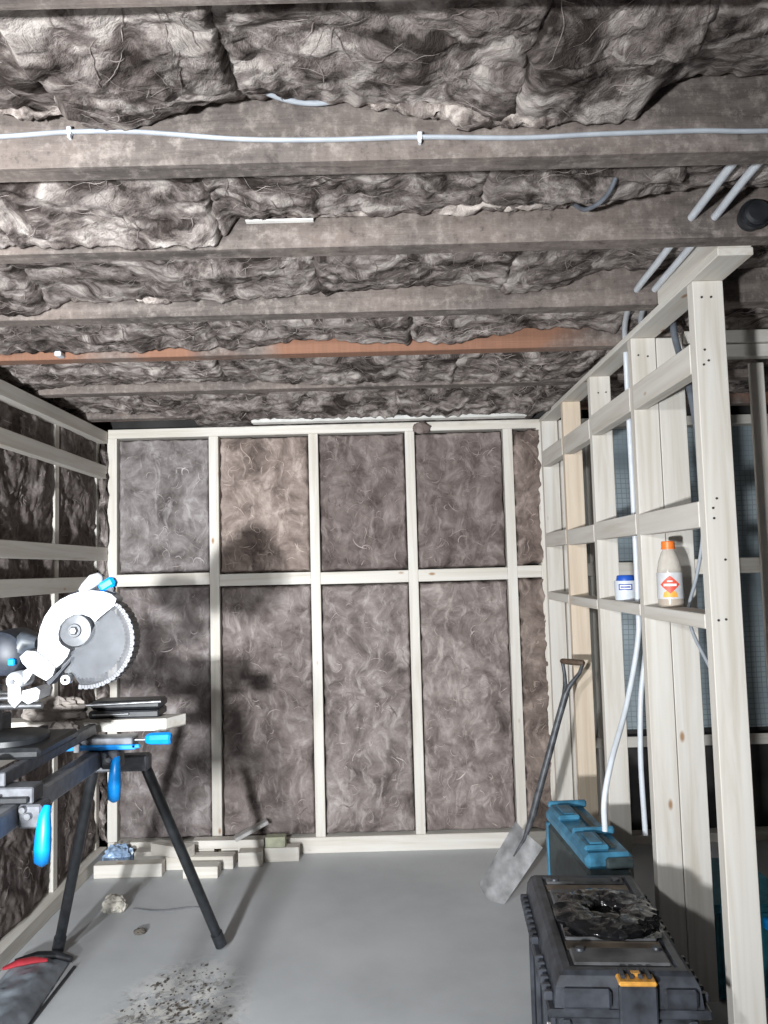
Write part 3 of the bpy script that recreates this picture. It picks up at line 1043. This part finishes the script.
# hub plate, arbor, small roller
hx, hz = zp(370, 362)
lathe('hub_plate', [(0, -.034), (.02, -.034), (.022, -.028), (.05, -.026), (.054, -.02), (.054, -.004), (0, -.004)], plain('hub_grey', (.09, .095, .105), .4, metal=.2, noise=.2), sw, 28, centre=(hx, YS, hz), axis='Y', off=S1)
lathe('arbor_bolt', [(0, -.045), (.010, -.045), (.014, -.04), (.014, -.034), (0, -.034)], STEEL, sw, 6, centre=(hx, YS, hz), axis='Y', off=S1)
rx, rz = zp(333, 607)
lathe('guard_roller', [(.006, -.045), (.015, -.045), (.016, -.042), (.016, -.018), (.006, -.018), (.006, -.045)], ALU, sw, 20, centre=(rx, YS, rz), axis='Y', off=S1)
# swing arm castings
prism('swing_arm', [zp(*p) for p in ((105, 485), (140, 455), (190, 462), (262, 520), (285, 545), (270, 585), (240, 608), (190, 580), (150, 548), (118, 515))], YS - .055, YS + .045, SAWWHITE, sw, .006, off=S1)
prism('arm_rib', [zp(*p) for p in ((120, 560), (165, 530), (182, 545), (150, 600), (128, 622))], YS - .05, YS - .01, ALU, sw, .003, off=S1)
prism('arm_linkage', [zp(*p) for p in ((225, 620), (300, 555), (352, 500), (345, 520), (275, 600), (240, 636))], YS - .03, YS + .03, SAWGREY, sw, .003, off=S1)
gx, gz = zp(80, 605)
pv = lathe('pivot_boss', [(0, -.062), (.013, -.062), (.013, -.056), (.024, -.054), (.028, -.048), (.028, .03), (0, .03)], SAWWHITE, sw, 24, centre=(gx, YS, gz), axis='Y', off=S1)
lathe('pivot_bolt', [(0, -.068), (.008, -.068), (.008, -.061), (0, -.061)], GREYMET, pv, 6, centre=(gx, YS, gz), axis='Y', off=S1)
prism('pivot_fork', [zp(*p) for p in ((50, 605), (108, 600), (122, 700), (85, 738), (52, 705))], YS - .058, YS - .028, SAWWHITE, sw, .004, off=S1)
prism('rail_clamp', [zp(*p) for p in ((120, 655), (190, 640), (210, 655), (200, 700), (150, 722), (122, 705))], YS - .055, YS + .04, ALU, sw, .005, off=S1)
tx, tz = zp(-160, 696)
tube('bevel_rod', [(tx, YS - .04, tz), (zp(60, 690)[0], YS - .04, zp(60, 690)[1])], .008, STEEL, sw, 12, off=S1)
# motor, dust port
mx, mz = zp(0, 470)
lathe('motor_housing', [(0, -.09), (.05, -.085), (.068, -.07), (.074, -.03), (.074, .07), (.06, .10), (0, .105)], SAWGREY, sw, 28, centre=(mx, YS + .03, mz), axis='Y', off=S1)
tube('dust_port', [(mx + .05, YS - .01, mz + .01), (zp(110, 410)[0], YS - .01, zp(110, 410)[1]), (zp(165, 420)[0], YS - .01, zp(165, 420)[1])], [.04, .034, .018], plain('port_grey', (.06, .07, .085), .4, noise=.3), sw, 16, off=S1)
bx_, bz_ = zp(72, 508)
box('depth_knob', (bx_ - .011, YS - .066, bz_ - .011), (bx_ + .011, YS - .045, bz_ + .011), BLUE, sw, .004, off=S1)
# handle
ha, hb = zp(385, 165), zp(490, 92)
hd = tube('handle', [(ha[0], YS, ha[1]), (ha[0] + .015, YS, ha[1] + .013), (ha[0] + .04, YS, ha[1] + .035), (hb[0] - .004, YS, hb[1] - .002), (hb[0] + .004, YS, hb[1] + .001)], [.012, .018, .022, .018, .008], SAWWHITE, sw, 16, off=S1)
kx, kz = zp(524, 132)
obox('trigger_grip', (kx, YS, kz), (.055, .04, .034), (0, R(-30), 0), BLUE, hd, .009, off=S1)
prism('handle_web', [zp(*p) for p in ((480, 158), (500, 110), (560, 150), (555, 172))], YS - .014, YS + .014, SAWGREY, hd, .003, off=S1)
tag(sw, 'white and blue mitre saw raised on its stand', 'mitre saw')

# ---- things lying on the stand
pl = root('plank', (-1.2, 3.06, 1.0))
bm = bmesh.new()
a = [(-1.58, 3.02, 1.0012), (-.85, 3.02, 1.0012), (-.80, 3.12, 1.0012), (-1.58, 3.12, 1.0012)]
lo = [bm.verts.new(Vector(p) - pl.location) for p in a]
hi = [bm.verts.new(Vector(p) - pl.location + Vector((0, 0, .044))) for p in a]
bm.faces.new(lo[::-1])
bm.faces.new(hi)
for k in range(4):
    bm.faces.new((lo[k], lo[(k + 1) % 4], hi[(k + 1) % 4], hi[k]))
link('board', mesh_from(bm, 'board'), PX, pl)
tag(pl, 'pale plank lying across the far end of the saw stand', 'plank')
bt = root('black_case', (-1.02, 3.10, 1.046))
box('tray', (-1.16, 3.045, 1.046), (-.885, 3.16, 1.075), BLACKPL, bt, .006, off=bt.location)
box('lid', (-1.155, 3.05, 1.078), (-.88, 3.155, 1.112), BLACKPL, bt, .01, off=bt.location)
tube('carry_rod', [(-1.165, 3.038, 1.100), (-.875, 3.038, 1.108)], .006, STEEL, bt, 10, off=bt.location)
tube('carry_rod', [(-1.14, 3.036, 1.062), (-1.0, 3.036, 1.064)], .004, STEEL, bt, 10, off=bt.location)
tag(bt, 'glossy black slim case lying on the plank', 'case')


def lump(name, c, s, mat, seed, amp=.35, sub=4, freq=1.6, label=None, cat=None, parent=None, flat=True):
    bm = bmesh.new()
    bmesh.ops.create_icosphere(bm, subdivisions=sub, radius=1)
    P = np.array([v.co[:] for v in bm.verts])
    h = ridged(P * freq + seed, 3) * amp + fbm(P * freq * 2.2 + seed + 7, 3) * amp * .6
    for v, k in zip(bm.verts, h):
        q = v.co * (1 + float(k))
        q = Vector((q.x * s[0], q.y * s[1], q.z * s[2]))
        if flat and q.z < -s[2] * .7:
            q.z = -s[2] * .7
        v.co = q
    zmin = min(v.co.z for v in bm.verts)
    for v in bm.verts:
        v.co.z -= zmin
    o = link(name, mesh_from(bm, name, 30), mat, parent)
    o.location = c
    if label:
        tag(o, label, cat)
    return o


lump('crumpled_paper', (-1.29, 3.06, 1.046), (.09, .04, .042), PAPER, 3.3, label='crumpled brown-grey paper heap on the plank behind the saw', cat='paper')
lump('crumpled_sack', (-1.21, 2.945, 1.0012), (.042, .026, .030), PAPER, 8.1, label='low crumpled grey sack beside the far clamp bracket', cat='sack')

# ================================================================== RIGHT FOREGROUND
# ---- black rolling toolbox
tb = root('toolbox', (.622, 2.375, 0), R(-4.3))
tb.scale = (.985, .87, 1.1)
HW, HL = .178, .378
body = box('body', (-HW, -HL, .03), (HW, HL, .405), BOXBLK, tb, .012)
box('base_skirt', (-HW - .008, -HL - .008, 0), (HW + .008, HL + .008, .055), BOXBLK, tb, .01)
box('flange', (-HW - .03, -HL - .014, .405), (HW + .03, HL + .014, .425), BOXBLK, tb, .005)
bm = bmesh.new()
lo4 = [(-HW - .012, -HL - .006), (HW + .012, -HL - .006), (HW + .012, HL + .006), (-HW - .012, HL + .006)]
rings = []
for z, ins in ((.426, 0), (.470, .006), (.492, .018), (.500, .030), (.500, .05), (.493, .056)):
    rings.append([bm.verts.new((x - math.copysign(ins, x), y - math.copysign(ins, y), z)) for x, y in lo4])
for r0, r1 in zip(rings, rings[1:]):
    for k in range(4):
        bm.faces.new((r0[k], r0[(k + 1) % 4], r1[(k + 1) % 4], r1[k]))
bm.faces.new(rings[-1])
bm.faces.new(rings[0][::-1])
lid = link('lid', mesh_from(bm, 'lid'), BOXBLK, tb)
# lid panels: raised pads with muddy channels between
for ya, yb in ((-HL + .055, -.225), (-.165, .215), (.275, HL - .055)):
    box('lid_pad', (-HW + .05, ya, .4935), (HW - .05, yb, .504), BOXTOP, lid, .005)
for ya, yb in ((-.222, -.168), (.218, .272)):
    box('lid_channel', (-HW + .046, ya, .4932), (HW - .046, yb, .4975), BOXBROWN, lid, .002)
for x, y in ((-.10, -.245), (.11, -.235), (-.10, .29), (.10, .29)):
    lathe('lid_screw', [(0, .5105), (.012, .5105), (.014, .507), (.014, .5042), (0, .5042)], BOXBLK, lid, 12, centre=(x, y, 0))
# side ribs along the flange on both sides
for s in (-1, 1):
    for k in range(17):
        y = -HL + .04 + k * .0425
        if 5 < k < 8:
            continue
        box('flange_rib', (s * (HW + .022) - .012, y - .009, .4255), (s * (HW + .022) + .012, y + .009, .446), BOXBLK, tb, .003)
# front: latch with yellow pull, lid recess blocks, body panel frame
lt = box('latch', (-.028, -HL - .034, .395), (.068, -HL - .010, .485), BOXBLK, tb, .005)
box('latch_pull', (-.028, -HL - .036, .486), (.068, -HL + .016, .497), YEL, lt, .004)
for k in range(4):
    box('latch_rib', (-.02 + k * .022, -HL - .020, .4975), (-.008 + k * .022, -HL + .030, .5055), BOXBLK, lt, .002)
box('latch_eye', (.006, -HL - .010, .4975), (.034, -HL + .012, .506), YEL, lt, .003)
for a, b in ((-HW + .004, -.045), (.085, HW - .004)):
    box('front_block', (a, -HL - .024, .428), (b, -HL - .008, .474), BOXBLK, tb, .008)
for a, b, c, d in ((-.075, .075, .345, .358), (-.075, .075, .12, .133), (-.075, -.062, .133, .345), (.062, .075, .133, .345)):
    box('front_frame', (a, -HL - .014, c), (b, -HL, d), BOXBLK, tb, .003)
for a in (-HW + .004, HW - .03):
    box('corner_post', (a, -HL - .012, .06), (a + .026, -HL, .400), BOXBLK, tb, .005)
# left side: ribs and the pale ring mark
for y in (-.30, -.1, .1, .30):
    box('side_rib', (-HW - .014, y - .016, .06), (-HW, y + .016, .400), BOXBLK, tb, .004)
bm = bmesh.new()
n = 28
rg = [[bm.verts.new((-HW - .0155, -.24 + r * math.cos(2 * math.pi * k / n), .27 + r * math.sin(2 * math.pi * k / n))) for k in range(n)] for r in (.042, .056)]
rg2 = [[bm.verts.new(v.co + Vector((.0145, 0, 0))) for v in ring] for ring in rg]
for k in range(n):
    j = (k + 1) % n
    bm.faces.new((rg[0][k], rg[0][j], rg[1][j], rg[1][k]))
    bm.faces.new((rg[1][k], rg[1][j], rg2[1][j], rg2[1][k]))
    bm.faces.new((rg[0][j], rg[0][k], rg2[0][k], rg2[0][j]))
link('ring_mark', mesh_from(bm, 'ring_mark'), WHITEL, tb)
tag(tb, 'dusty black lidded toolbox with orange-yellow latch on the floor', 'toolbox')

# ---- crumpled black plastic on the lid
bag = root('black_plastic_wrap', (.632, 2.355, .557), R(-8))
bag.scale = (1, .92, .62)
bm = bmesh.new()
nu, nv = 90, 40
ring = []
U_, V_ = np.meshgrid(np.linspace(0, 2 * math.pi, nu, endpoint=False), np.linspace(0, 2 * math.pi, nv, endpoint=False))
u, v = U_.ravel(), V_.ravel()
Rm, rm = .098, .042
px = np.cos(u) * (Rm + rm * np.cos(v))
py = np.sin(u) * (Rm + rm * np.cos(v)) * 1.12
pz = rm * .58 * np.sin(v)
Pn = np.stack([px, py, pz], 1)
k = ridged(Pn * 17 + 3, 3) * .010 + perlin(Pn * 60) * .004
nrm = np.stack([np.cos(u) * np.cos(v), np.sin(u) * np.cos(v), np.sin(v)], 1)
Pn = Pn + nrm * k[:, None]
Pn[:, 2] = np.maximum(Pn[:, 2], -.018) + .018
vs_ = [bm.verts.new(p) for p in Pn]
for a in range(nv):
    for b in range(nu):
        bm.faces.new((vs_[a * nu + b], vs_[a * nu + (b + 1) % nu], vs_[((a + 1) % nv) * nu + (b + 1) % nu], vs_[((a + 1) % nv) * nu + b]))
bmesh.ops.recalc_face_normals(bm, faces=bm.faces)
link('crumpled_roll', mesh_from(bm, 'crumpled_roll', 35), BAGBLK, bag)
bm = bmesh.new()
nx, ny = 44, 40
gx_, gy_ = np.meshgrid(np.linspace(-.14, .14, nx), np.linspace(-.155, .145, ny))
g = np.stack([gx_.ravel(), gy_.ravel(), np.zeros(nx * ny)], 1)
hz_ = .007 + .007 * ridged(g * 15 + 9, 3) + .003 * perlin(g * 50)
g[:, 0] += .022 * perlin(g * 12 + 2)
g[:, 1] += .022 * perlin(g * 12 + 8)
g[:, 2] = np.maximum(hz_, .0008)
vs_ = [bm.verts.new(p) for p in g]
for a in range(ny - 1):
    for b in range(nx - 1):
        bm.faces.new((vs_[a * nx + b], vs_[a * nx + b + 1], vs_[(a + 1) * nx + b + 1], vs_[(a + 1) * nx + b]))
link('loose_sheet', mesh_from(bm, 'loose_sheet', 35), BAGBLK, bag)
tag(bag, 'crumpled glossy black plastic bundle on the toolbox lid', 'plastic wrap')

# ---- blue tool case behind the toolbox
bc = root('blue_case', (.752, 3.03, 0), R(3))
bc.scale = (.97, 1, 1.05)
box('body', (-.082, -.26, 0), (.082, .27, .505), TEALDK, bc, .012)
bl = box('lid', (-.088, -.268, .506), (.088, .278, .560), MUDDYBLUE, bc, .016)
box('lid_groove', (.015, -.22, .5605), (.04, .24, .568), TEALDK, bl, .003)
for y in (-.17, .16):
    box('lid_hump', (-.084, y - .075, .5605), (.010, y + .075, .580), MUDDYBLUE, bl, .008)
    box('latch_bar', (-.078, y + .085, .5605), (.086, y + .105, .588), MUDDYBLUE, bl, .006)
    box('latch_plate', (-.06, y - .06, .5805), (-.01, y + .05, .586), MUDDYBLUE, bl, .004)
box('end_grip', (-.02, -.29, .515), (.08, -.2685, .55), TEALDK, bl, .006)
box('corner_trim', (-.088, .255, .01), (-.070, .278, .505), MUDDYBLUE, bc, .003)
tag(bc, 'muddy blue tool case standing behind the black toolbox', 'tool case')

# ---- spade leaning on the partition
sp_ = root('spade', (.47, 3.80, 0))
S2 = sp_.location
tip = Vector((.468, 3.83, .004))
top = Vector((.662, 3.76, .325))
ax = (top - tip).normalized()
side = (Vector((.73, 3.66, .29)) - Vector((.60, 3.80, .365))).normalized()
side = (side - ax * side.dot(ax)).normalized()
nr = ax.cross(side)
bm = bmesh.new()
nu, nv = 13, 18
g = []
Ltot = (top - tip).length
for j in range(nv):
    t = j / (nv - 1)
    for i in range(nu):
        q = i / (nu - 1) * 2 - 1
        hw = .078 + .012 * t
        edge = -.018 * q * q if j == 0 else 0
        c = tip + ax * (t * Ltot) + side * (q * hw) - nr * (.016 * (1 - q * q) * (.5 + .5 * t))
        if j == 0:
            c += ax * (.012 * q * q)
        g.append(bm.verts.new(c - S2))
for j in range(nv - 1):
    for i in range(nu - 1):
        bm.faces.new((g[j * nu + i], g[j * nu + i + 1], g[(j + 1) * nu + i + 1], g[(j + 1) * nu + i]))
bmesh.ops.solidify(bm, geom=list(bm.faces), thickness=.003)
link('blade', mesh_from(bm, 'blade', 40), SPADEM, sp_)
e1 = Vector((.865, 3.75, .985))
tube('socket', [top - ax * .13 - nr * .012, top - ax * .03 - nr * .012, Vector((.685, 3.757, .42)), Vector((.715, 3.755, .52))], [.004, .010, .0175, .0172], SPADEH, sp_, 14, off=S2, sm=False)
tube('shaft', [Vector((.70, 3.756, .47)), Vector((.76, 3.754, .66)), Vector((.82, 3.752, .85)), e1], [.0165, .0165, .016, .0165], SPADEH, sp_, 14, off=S2)
g1, g2 = Vector((.862, 3.79, 1.128)), Vector((.940, 3.70, 1.128))
tube('yoke', [e1 - Vector((.008, 0, .02)), e1 + Vector((0, .012, .03)), Vector((.868, 3.782, 1.07)), g1], [.015, .012, .009, .009], SPADEH, sp_, 10, off=S2, sm=False)
tube('yoke', [e1 - Vector((.008, 0, .02)), e1 + Vector((.015, -.008, .03)), Vector((.925, 3.715, 1.08)), g2], [.015, .012, .009, .009], SPADEH, sp_, 10, off=S2, sm=False)
tube('grip', [g1 + (g1 - g2) * .06, g1, (g1 + g2) / 2, g2, g2 + (g2 - g1) * .04], [.010, .0135, .015, .0135, .010], SPADEG, sp_, 14, off=S2)
tag(sp_, 'worn steel digging spade leaning on the stud partition', 'spade')

# ---- bottle and tub on the shelf rail
bo = root('juice_bottle', (.998, 2.69, 1.4425), R(0))
lathe('bottle_body', [(0, .0), (.036, 0), (.042, .006), (.043, .02), (.042, .10), (.041, .125), (.036, .155), (.026, .185), (.0195, .196), (.0195, .205), (0, .205)], PETM, bo, 32)
lathe('drink', [(0, .003), (.034, .003), (.039, .008), (.039, .045), (0, .045)], JUICE, bo, 28)
lathe('cap', [(.0195, .199), (.024, .199), (.024, .203), (.0225, .204), (.0225, .224), (.020, .227), (0, .227)], ORANGE, bo, 28)
lb = lathe('label_wrap', [(.0436, .028), (.0440, .028), (.0434, .118), (.0430, .118)], SILVER, bo, 32)


def curved_patch(name, pts, r, mat, parent, face):
    """flat print wrapped on a cylinder: pts in (arc metres, height)"""
    bm = bmesh.new()
    vs = [bm.verts.new((x, z, 0)) for x, z in pts]
    bm.faces.new(vs)
    bmesh.ops.triangulate(bm, faces=bm.faces)
    bmesh.ops.subdivide_edges(bm, edges=list(bm.edges), cuts=3, use_grid_fill=True)
    for v in bm.verts:
        x, z = v.co.x, v.co.y
        a = face + x / r
        v.co = Vector((r * math.cos(a), r * math.sin(a), z))
    return link(name, mesh_from(bm, name, 180), mat, parent)


FA = math.atan2(-2.69, -.998)
curved_patch('label_flame', [(-.026, .034), (.026, .034), (.020, .05), (.012, .056), (-.012, .056), (-.022, .05)], .0447, ORL, lb, FA)
curved_patch('label_diamond', [(-.034, .077), (0, .046), (.034, .077), (.010, .100), (0, .108), (-.010, .100)], .0451, REDL, lb, FA)
curved_patch('label_word', [(-.022, .072), (.022, .072), (.022, .080), (-.022, .080)], .0455, WHITEL, lb, FA)
curved_patch('label_word', [(-.009, .087), (.009, .087), (.009, .091), (-.009, .091)], .0455, WHITEL, lb, FA)
tag(bo, 'part empty juice bottle with orange cap and red diamond label', 'bottle')
tu = root('plastic_tub', (.993, 3.17, 1.446))
lathe('tub_body', [(0, 0), (.041, 0), (.043, .004), (.045, .076), (.044, .079), (0, .079)], WHITEP, tu, 32)
lathe('tub_lid', [(.036, .079), (.036, .082), (.033, .098), (.030, .101), (0, .101)], BLUELID, tu, 28)
FT = math.atan2(-3.17, -.993)
lw = curved_patch('tub_label', [(-.028, .042), (.028, .042), (.028, .066), (-.028, .066)], .0462, BLUEL, tu, FT)
curved_patch('tub_label_word', [(-.023, .046), (.023, .046), (.023, .062), (-.023, .062)], .0466, WHITEL, lw, FT)
curved_patch('tub_label_line', [(-.020, .051), (.020, .051), (.020, .057), (-.020, .057)], .0469, BLUEL, lw, FT)
tag(tu, 'small white plastic tub with blue lid on the shelf rail', 'tub')

# ---- teal crate in the hall
tc_ = root('teal_crate', (1.33, 3.13, 0), 0)
bm = bmesh.new()
bm_box(bm, (-.13, -.2, 0), (.13, .2, .012), .003)
for a, b in (((-.15, -.22, .012), (-.135, .22, .36)), ((.135, -.22, .012), (.15, .22, .36)), ((-.135, -.22, .012), (.135, -.205, .36)), ((-.135, .205, .012), (.135, .22, .36))):
    bm_box(bm, a, b, .003)
link('tub', mesh_from(bm, 'tub'), TEAL, tc_)
box('crate_lid', (-.16, -.23, .361), (.16, .23, .40), TEAL, tc_, .008)
box('crate_handle', (.02, -.25, .30), (.10, -.2205, .345), BLUE, tc_, .006)
tc_.scale = (1, 1, .86)
tag(tc_, 'dark teal crate with a blue handle in the hall beyond', 'crate')

# ================================================================== FLOOR CLUTTER
OC = [
    # centre x, y, z-bottom, length, depth, height, yaw, label
    (-1.395, 4.25, 0, .36, .07, .068, 1.0, 'sawn pine offcut lying nearest the left wall, frontmost in the pile', PX),
    (-1.035, 4.335, 0, .37, .07, .068, -1.5, 'long pine offcut at the middle of the front row of the pile', PX),
    (-1.0, 4.215, 0, .185, .075, .060, -2, 'short pine offcut pulled forward in front of the pile', PX),
    (-.765, 4.36, 0, .13, .075, .075, 2, 'stubby pine block at the right of the front row', PX),
    (-.60, 4.415, 0, .19, .065, .075, 1, 'pale pine block at the far right end of the pile', PX),
    (-.835, 4.445, 0, .21, .065, .07, 0, 'pine offcut half hidden behind the stubby block', PX),
    (-1.20, 4.44, 0, .44, .075, .068, 3, 'pine offcut along the back of the pile beside the bottom plate', PX),
    (-.90, 4.44, .0705, .40, .07, .045, -1, 'thin pine batten lying on top of the pile', PX),
    (-1.19, 4.34, .0695, .24, .075, .058, -24, 'angled pine offcut perched across the pile', PX),
]
for (x, y, z, l, d, h, yaw, lab, mt) in OC:
    bm = bmesh.new()
    bm_box(bm, (-l / 2, -d / 2, 0), (l / 2, d / 2, h), .002)
    o = link('timber_offcut', mesh_from(bm, 'timber_offcut'), mt, None)
    o.location = (x, y, z + .0005)
    o.rotation_euler = (0, 0, R(yaw))
    tag(o, lab, 'offcut', 'timber offcuts piled at the back wall')
o = box('board_offcut', (-.055, -.03, 0), (.055, .03, .055), MDF, None, .002)
o.location = (-.635, 4.415, .0765)
tag(o, 'greenish board offcut on the right end of the timber pile', 'offcut')
o = box('plastic_channel', (-.10, -.03, 0), (.10, .03, .02), plain('milky_plastic', (.48, .47, .46), .4), None, .004)
o.location = (-.77, 4.435, .150)
o.rotation_euler = (0, R(-22), R(18))
tag(o, 'milky grey plastic channel propped on top of the timber pile', 'channel')
lump('blue_wrapper', (-1.51, 4.41, .0), (.06, .035, .05), plain('blue_white_film', (.30, .42, .60), .3, noise=.5, nscale=18), 5.2, label='crumpled pale blue wrapper in the left back corner', cat='wrapper')
lump('masking_tape_ball', (-1.33, 3.82, 0), (.042, .03, .035), plain('cream_tape', (.55, .52, .46), .7, noise=.35, nscale=25), 1.7, label='crumpled cream tape ball on the floor behind the stand', cat='tape')
lump('mud_clod', (-1.13, 3.58, 0), (.02, .016, .010), CRUMB, 2.5, sub=3, label='small dark mud clod on the open floor', cat='clod')
tw = tube('wire_scrap', [(-1.24, 3.83, .003), (-1.1, 3.80, .003), (-.98, 3.82, .004), (-.90, 3.83, .003)], .0025, GREYMET, None, 6, sm=True)
tag(tw, 'thin wire scrap lying across the floor behind stand', 'wire')

# grey polythene packet with red stripe and black edge strip, at lower left
bg = root('polythene_packet', (-1.43, 2.95, 0))
bm = bmesh.new()
nx, ny = 26, 50
gx_, gy_ = np.meshgrid(np.linspace(-1, 1, nx), np.linspace(-1, 1, ny))
x, y = gx_.ravel(), gy_.ravel()
hgt = .055 * (1 - np.abs(x) ** 4) * (1 - np.abs(y) ** 6) * (1 + .25 * perlin(np.stack([x * 2, y * 4, x * 0 + 3], 1))) + .006 * ridged(np.stack([x * 3, y * 7, x * 0], 1), 2)
hgt = np.maximum(hgt, .002)
vs_ = [bm.verts.new((a * .115 - b * .03, b * .40, c)) for a, b, c in zip(x, y, hgt)]
for a in range(ny - 1):
    for b in range(nx - 1):
        bm.faces.new((vs_[a * nx + b], vs_[a * nx + b + 1], vs_[(a + 1) * nx + b + 1], vs_[(a + 1) * nx + b]))
link('film', mesh_from(bm, 'film', 60), SACK, bg)
tube('red_stripe', [(-.12, .235, .055), (-.07, .255, .066), (-.02, .275, .066), (.035, .29, .058)], [.012, .026, .026, .012], REDPL, bg, 10, flat=.4)
tube('rolled_end', [(-.13, .36, .02), (-.05, .385, .028), (.03, .385, .028), (.10, .37, .02)], [.012, .02, .02, .012], BLACKPL, bg, 12)
box('edge_strip', (.118, -.4, .0), (.130, .34, .010), BLACKPL, bg, .002)
tag(bg, 'grey polythene packet with red stripe beside the left wall', 'packet')

# crumbs of dried mud on the dust patch: beyond counting
bm = bmesh.new()
rr = random.Random(5)
for k in range(340):
    a, r_ = rr.uniform(0, 6.28), .42 * math.sqrt(rr.random())
    cx_, cy_ = -.80 + r_ * math.cos(a) * .5, 2.88 + r_ * math.sin(a)
    s = rr.uniform(.0012, .0045) * (1.5 if rr.random() < .1 else 1)
    t = bmesh.new()
    bmesh.ops.create_icosphere(t, subdivisions=1, radius=s)
    for v in t.verts:
        v.co = Vector((v.co.x * rr.uniform(.8, 1.8) + cx_, v.co.y * rr.uniform(.8, 1.8) + cy_, max(0, v.co.z * .6 + s * .3)))
    join(bm, t)
o = link('mud_crumbs', mesh_from(bm, 'mud_crumbs'), CRUMB, None)
tag(o, 'dark dried mud crumbs on the dusty floor by the stand', 'crumbs', kind='stuff')
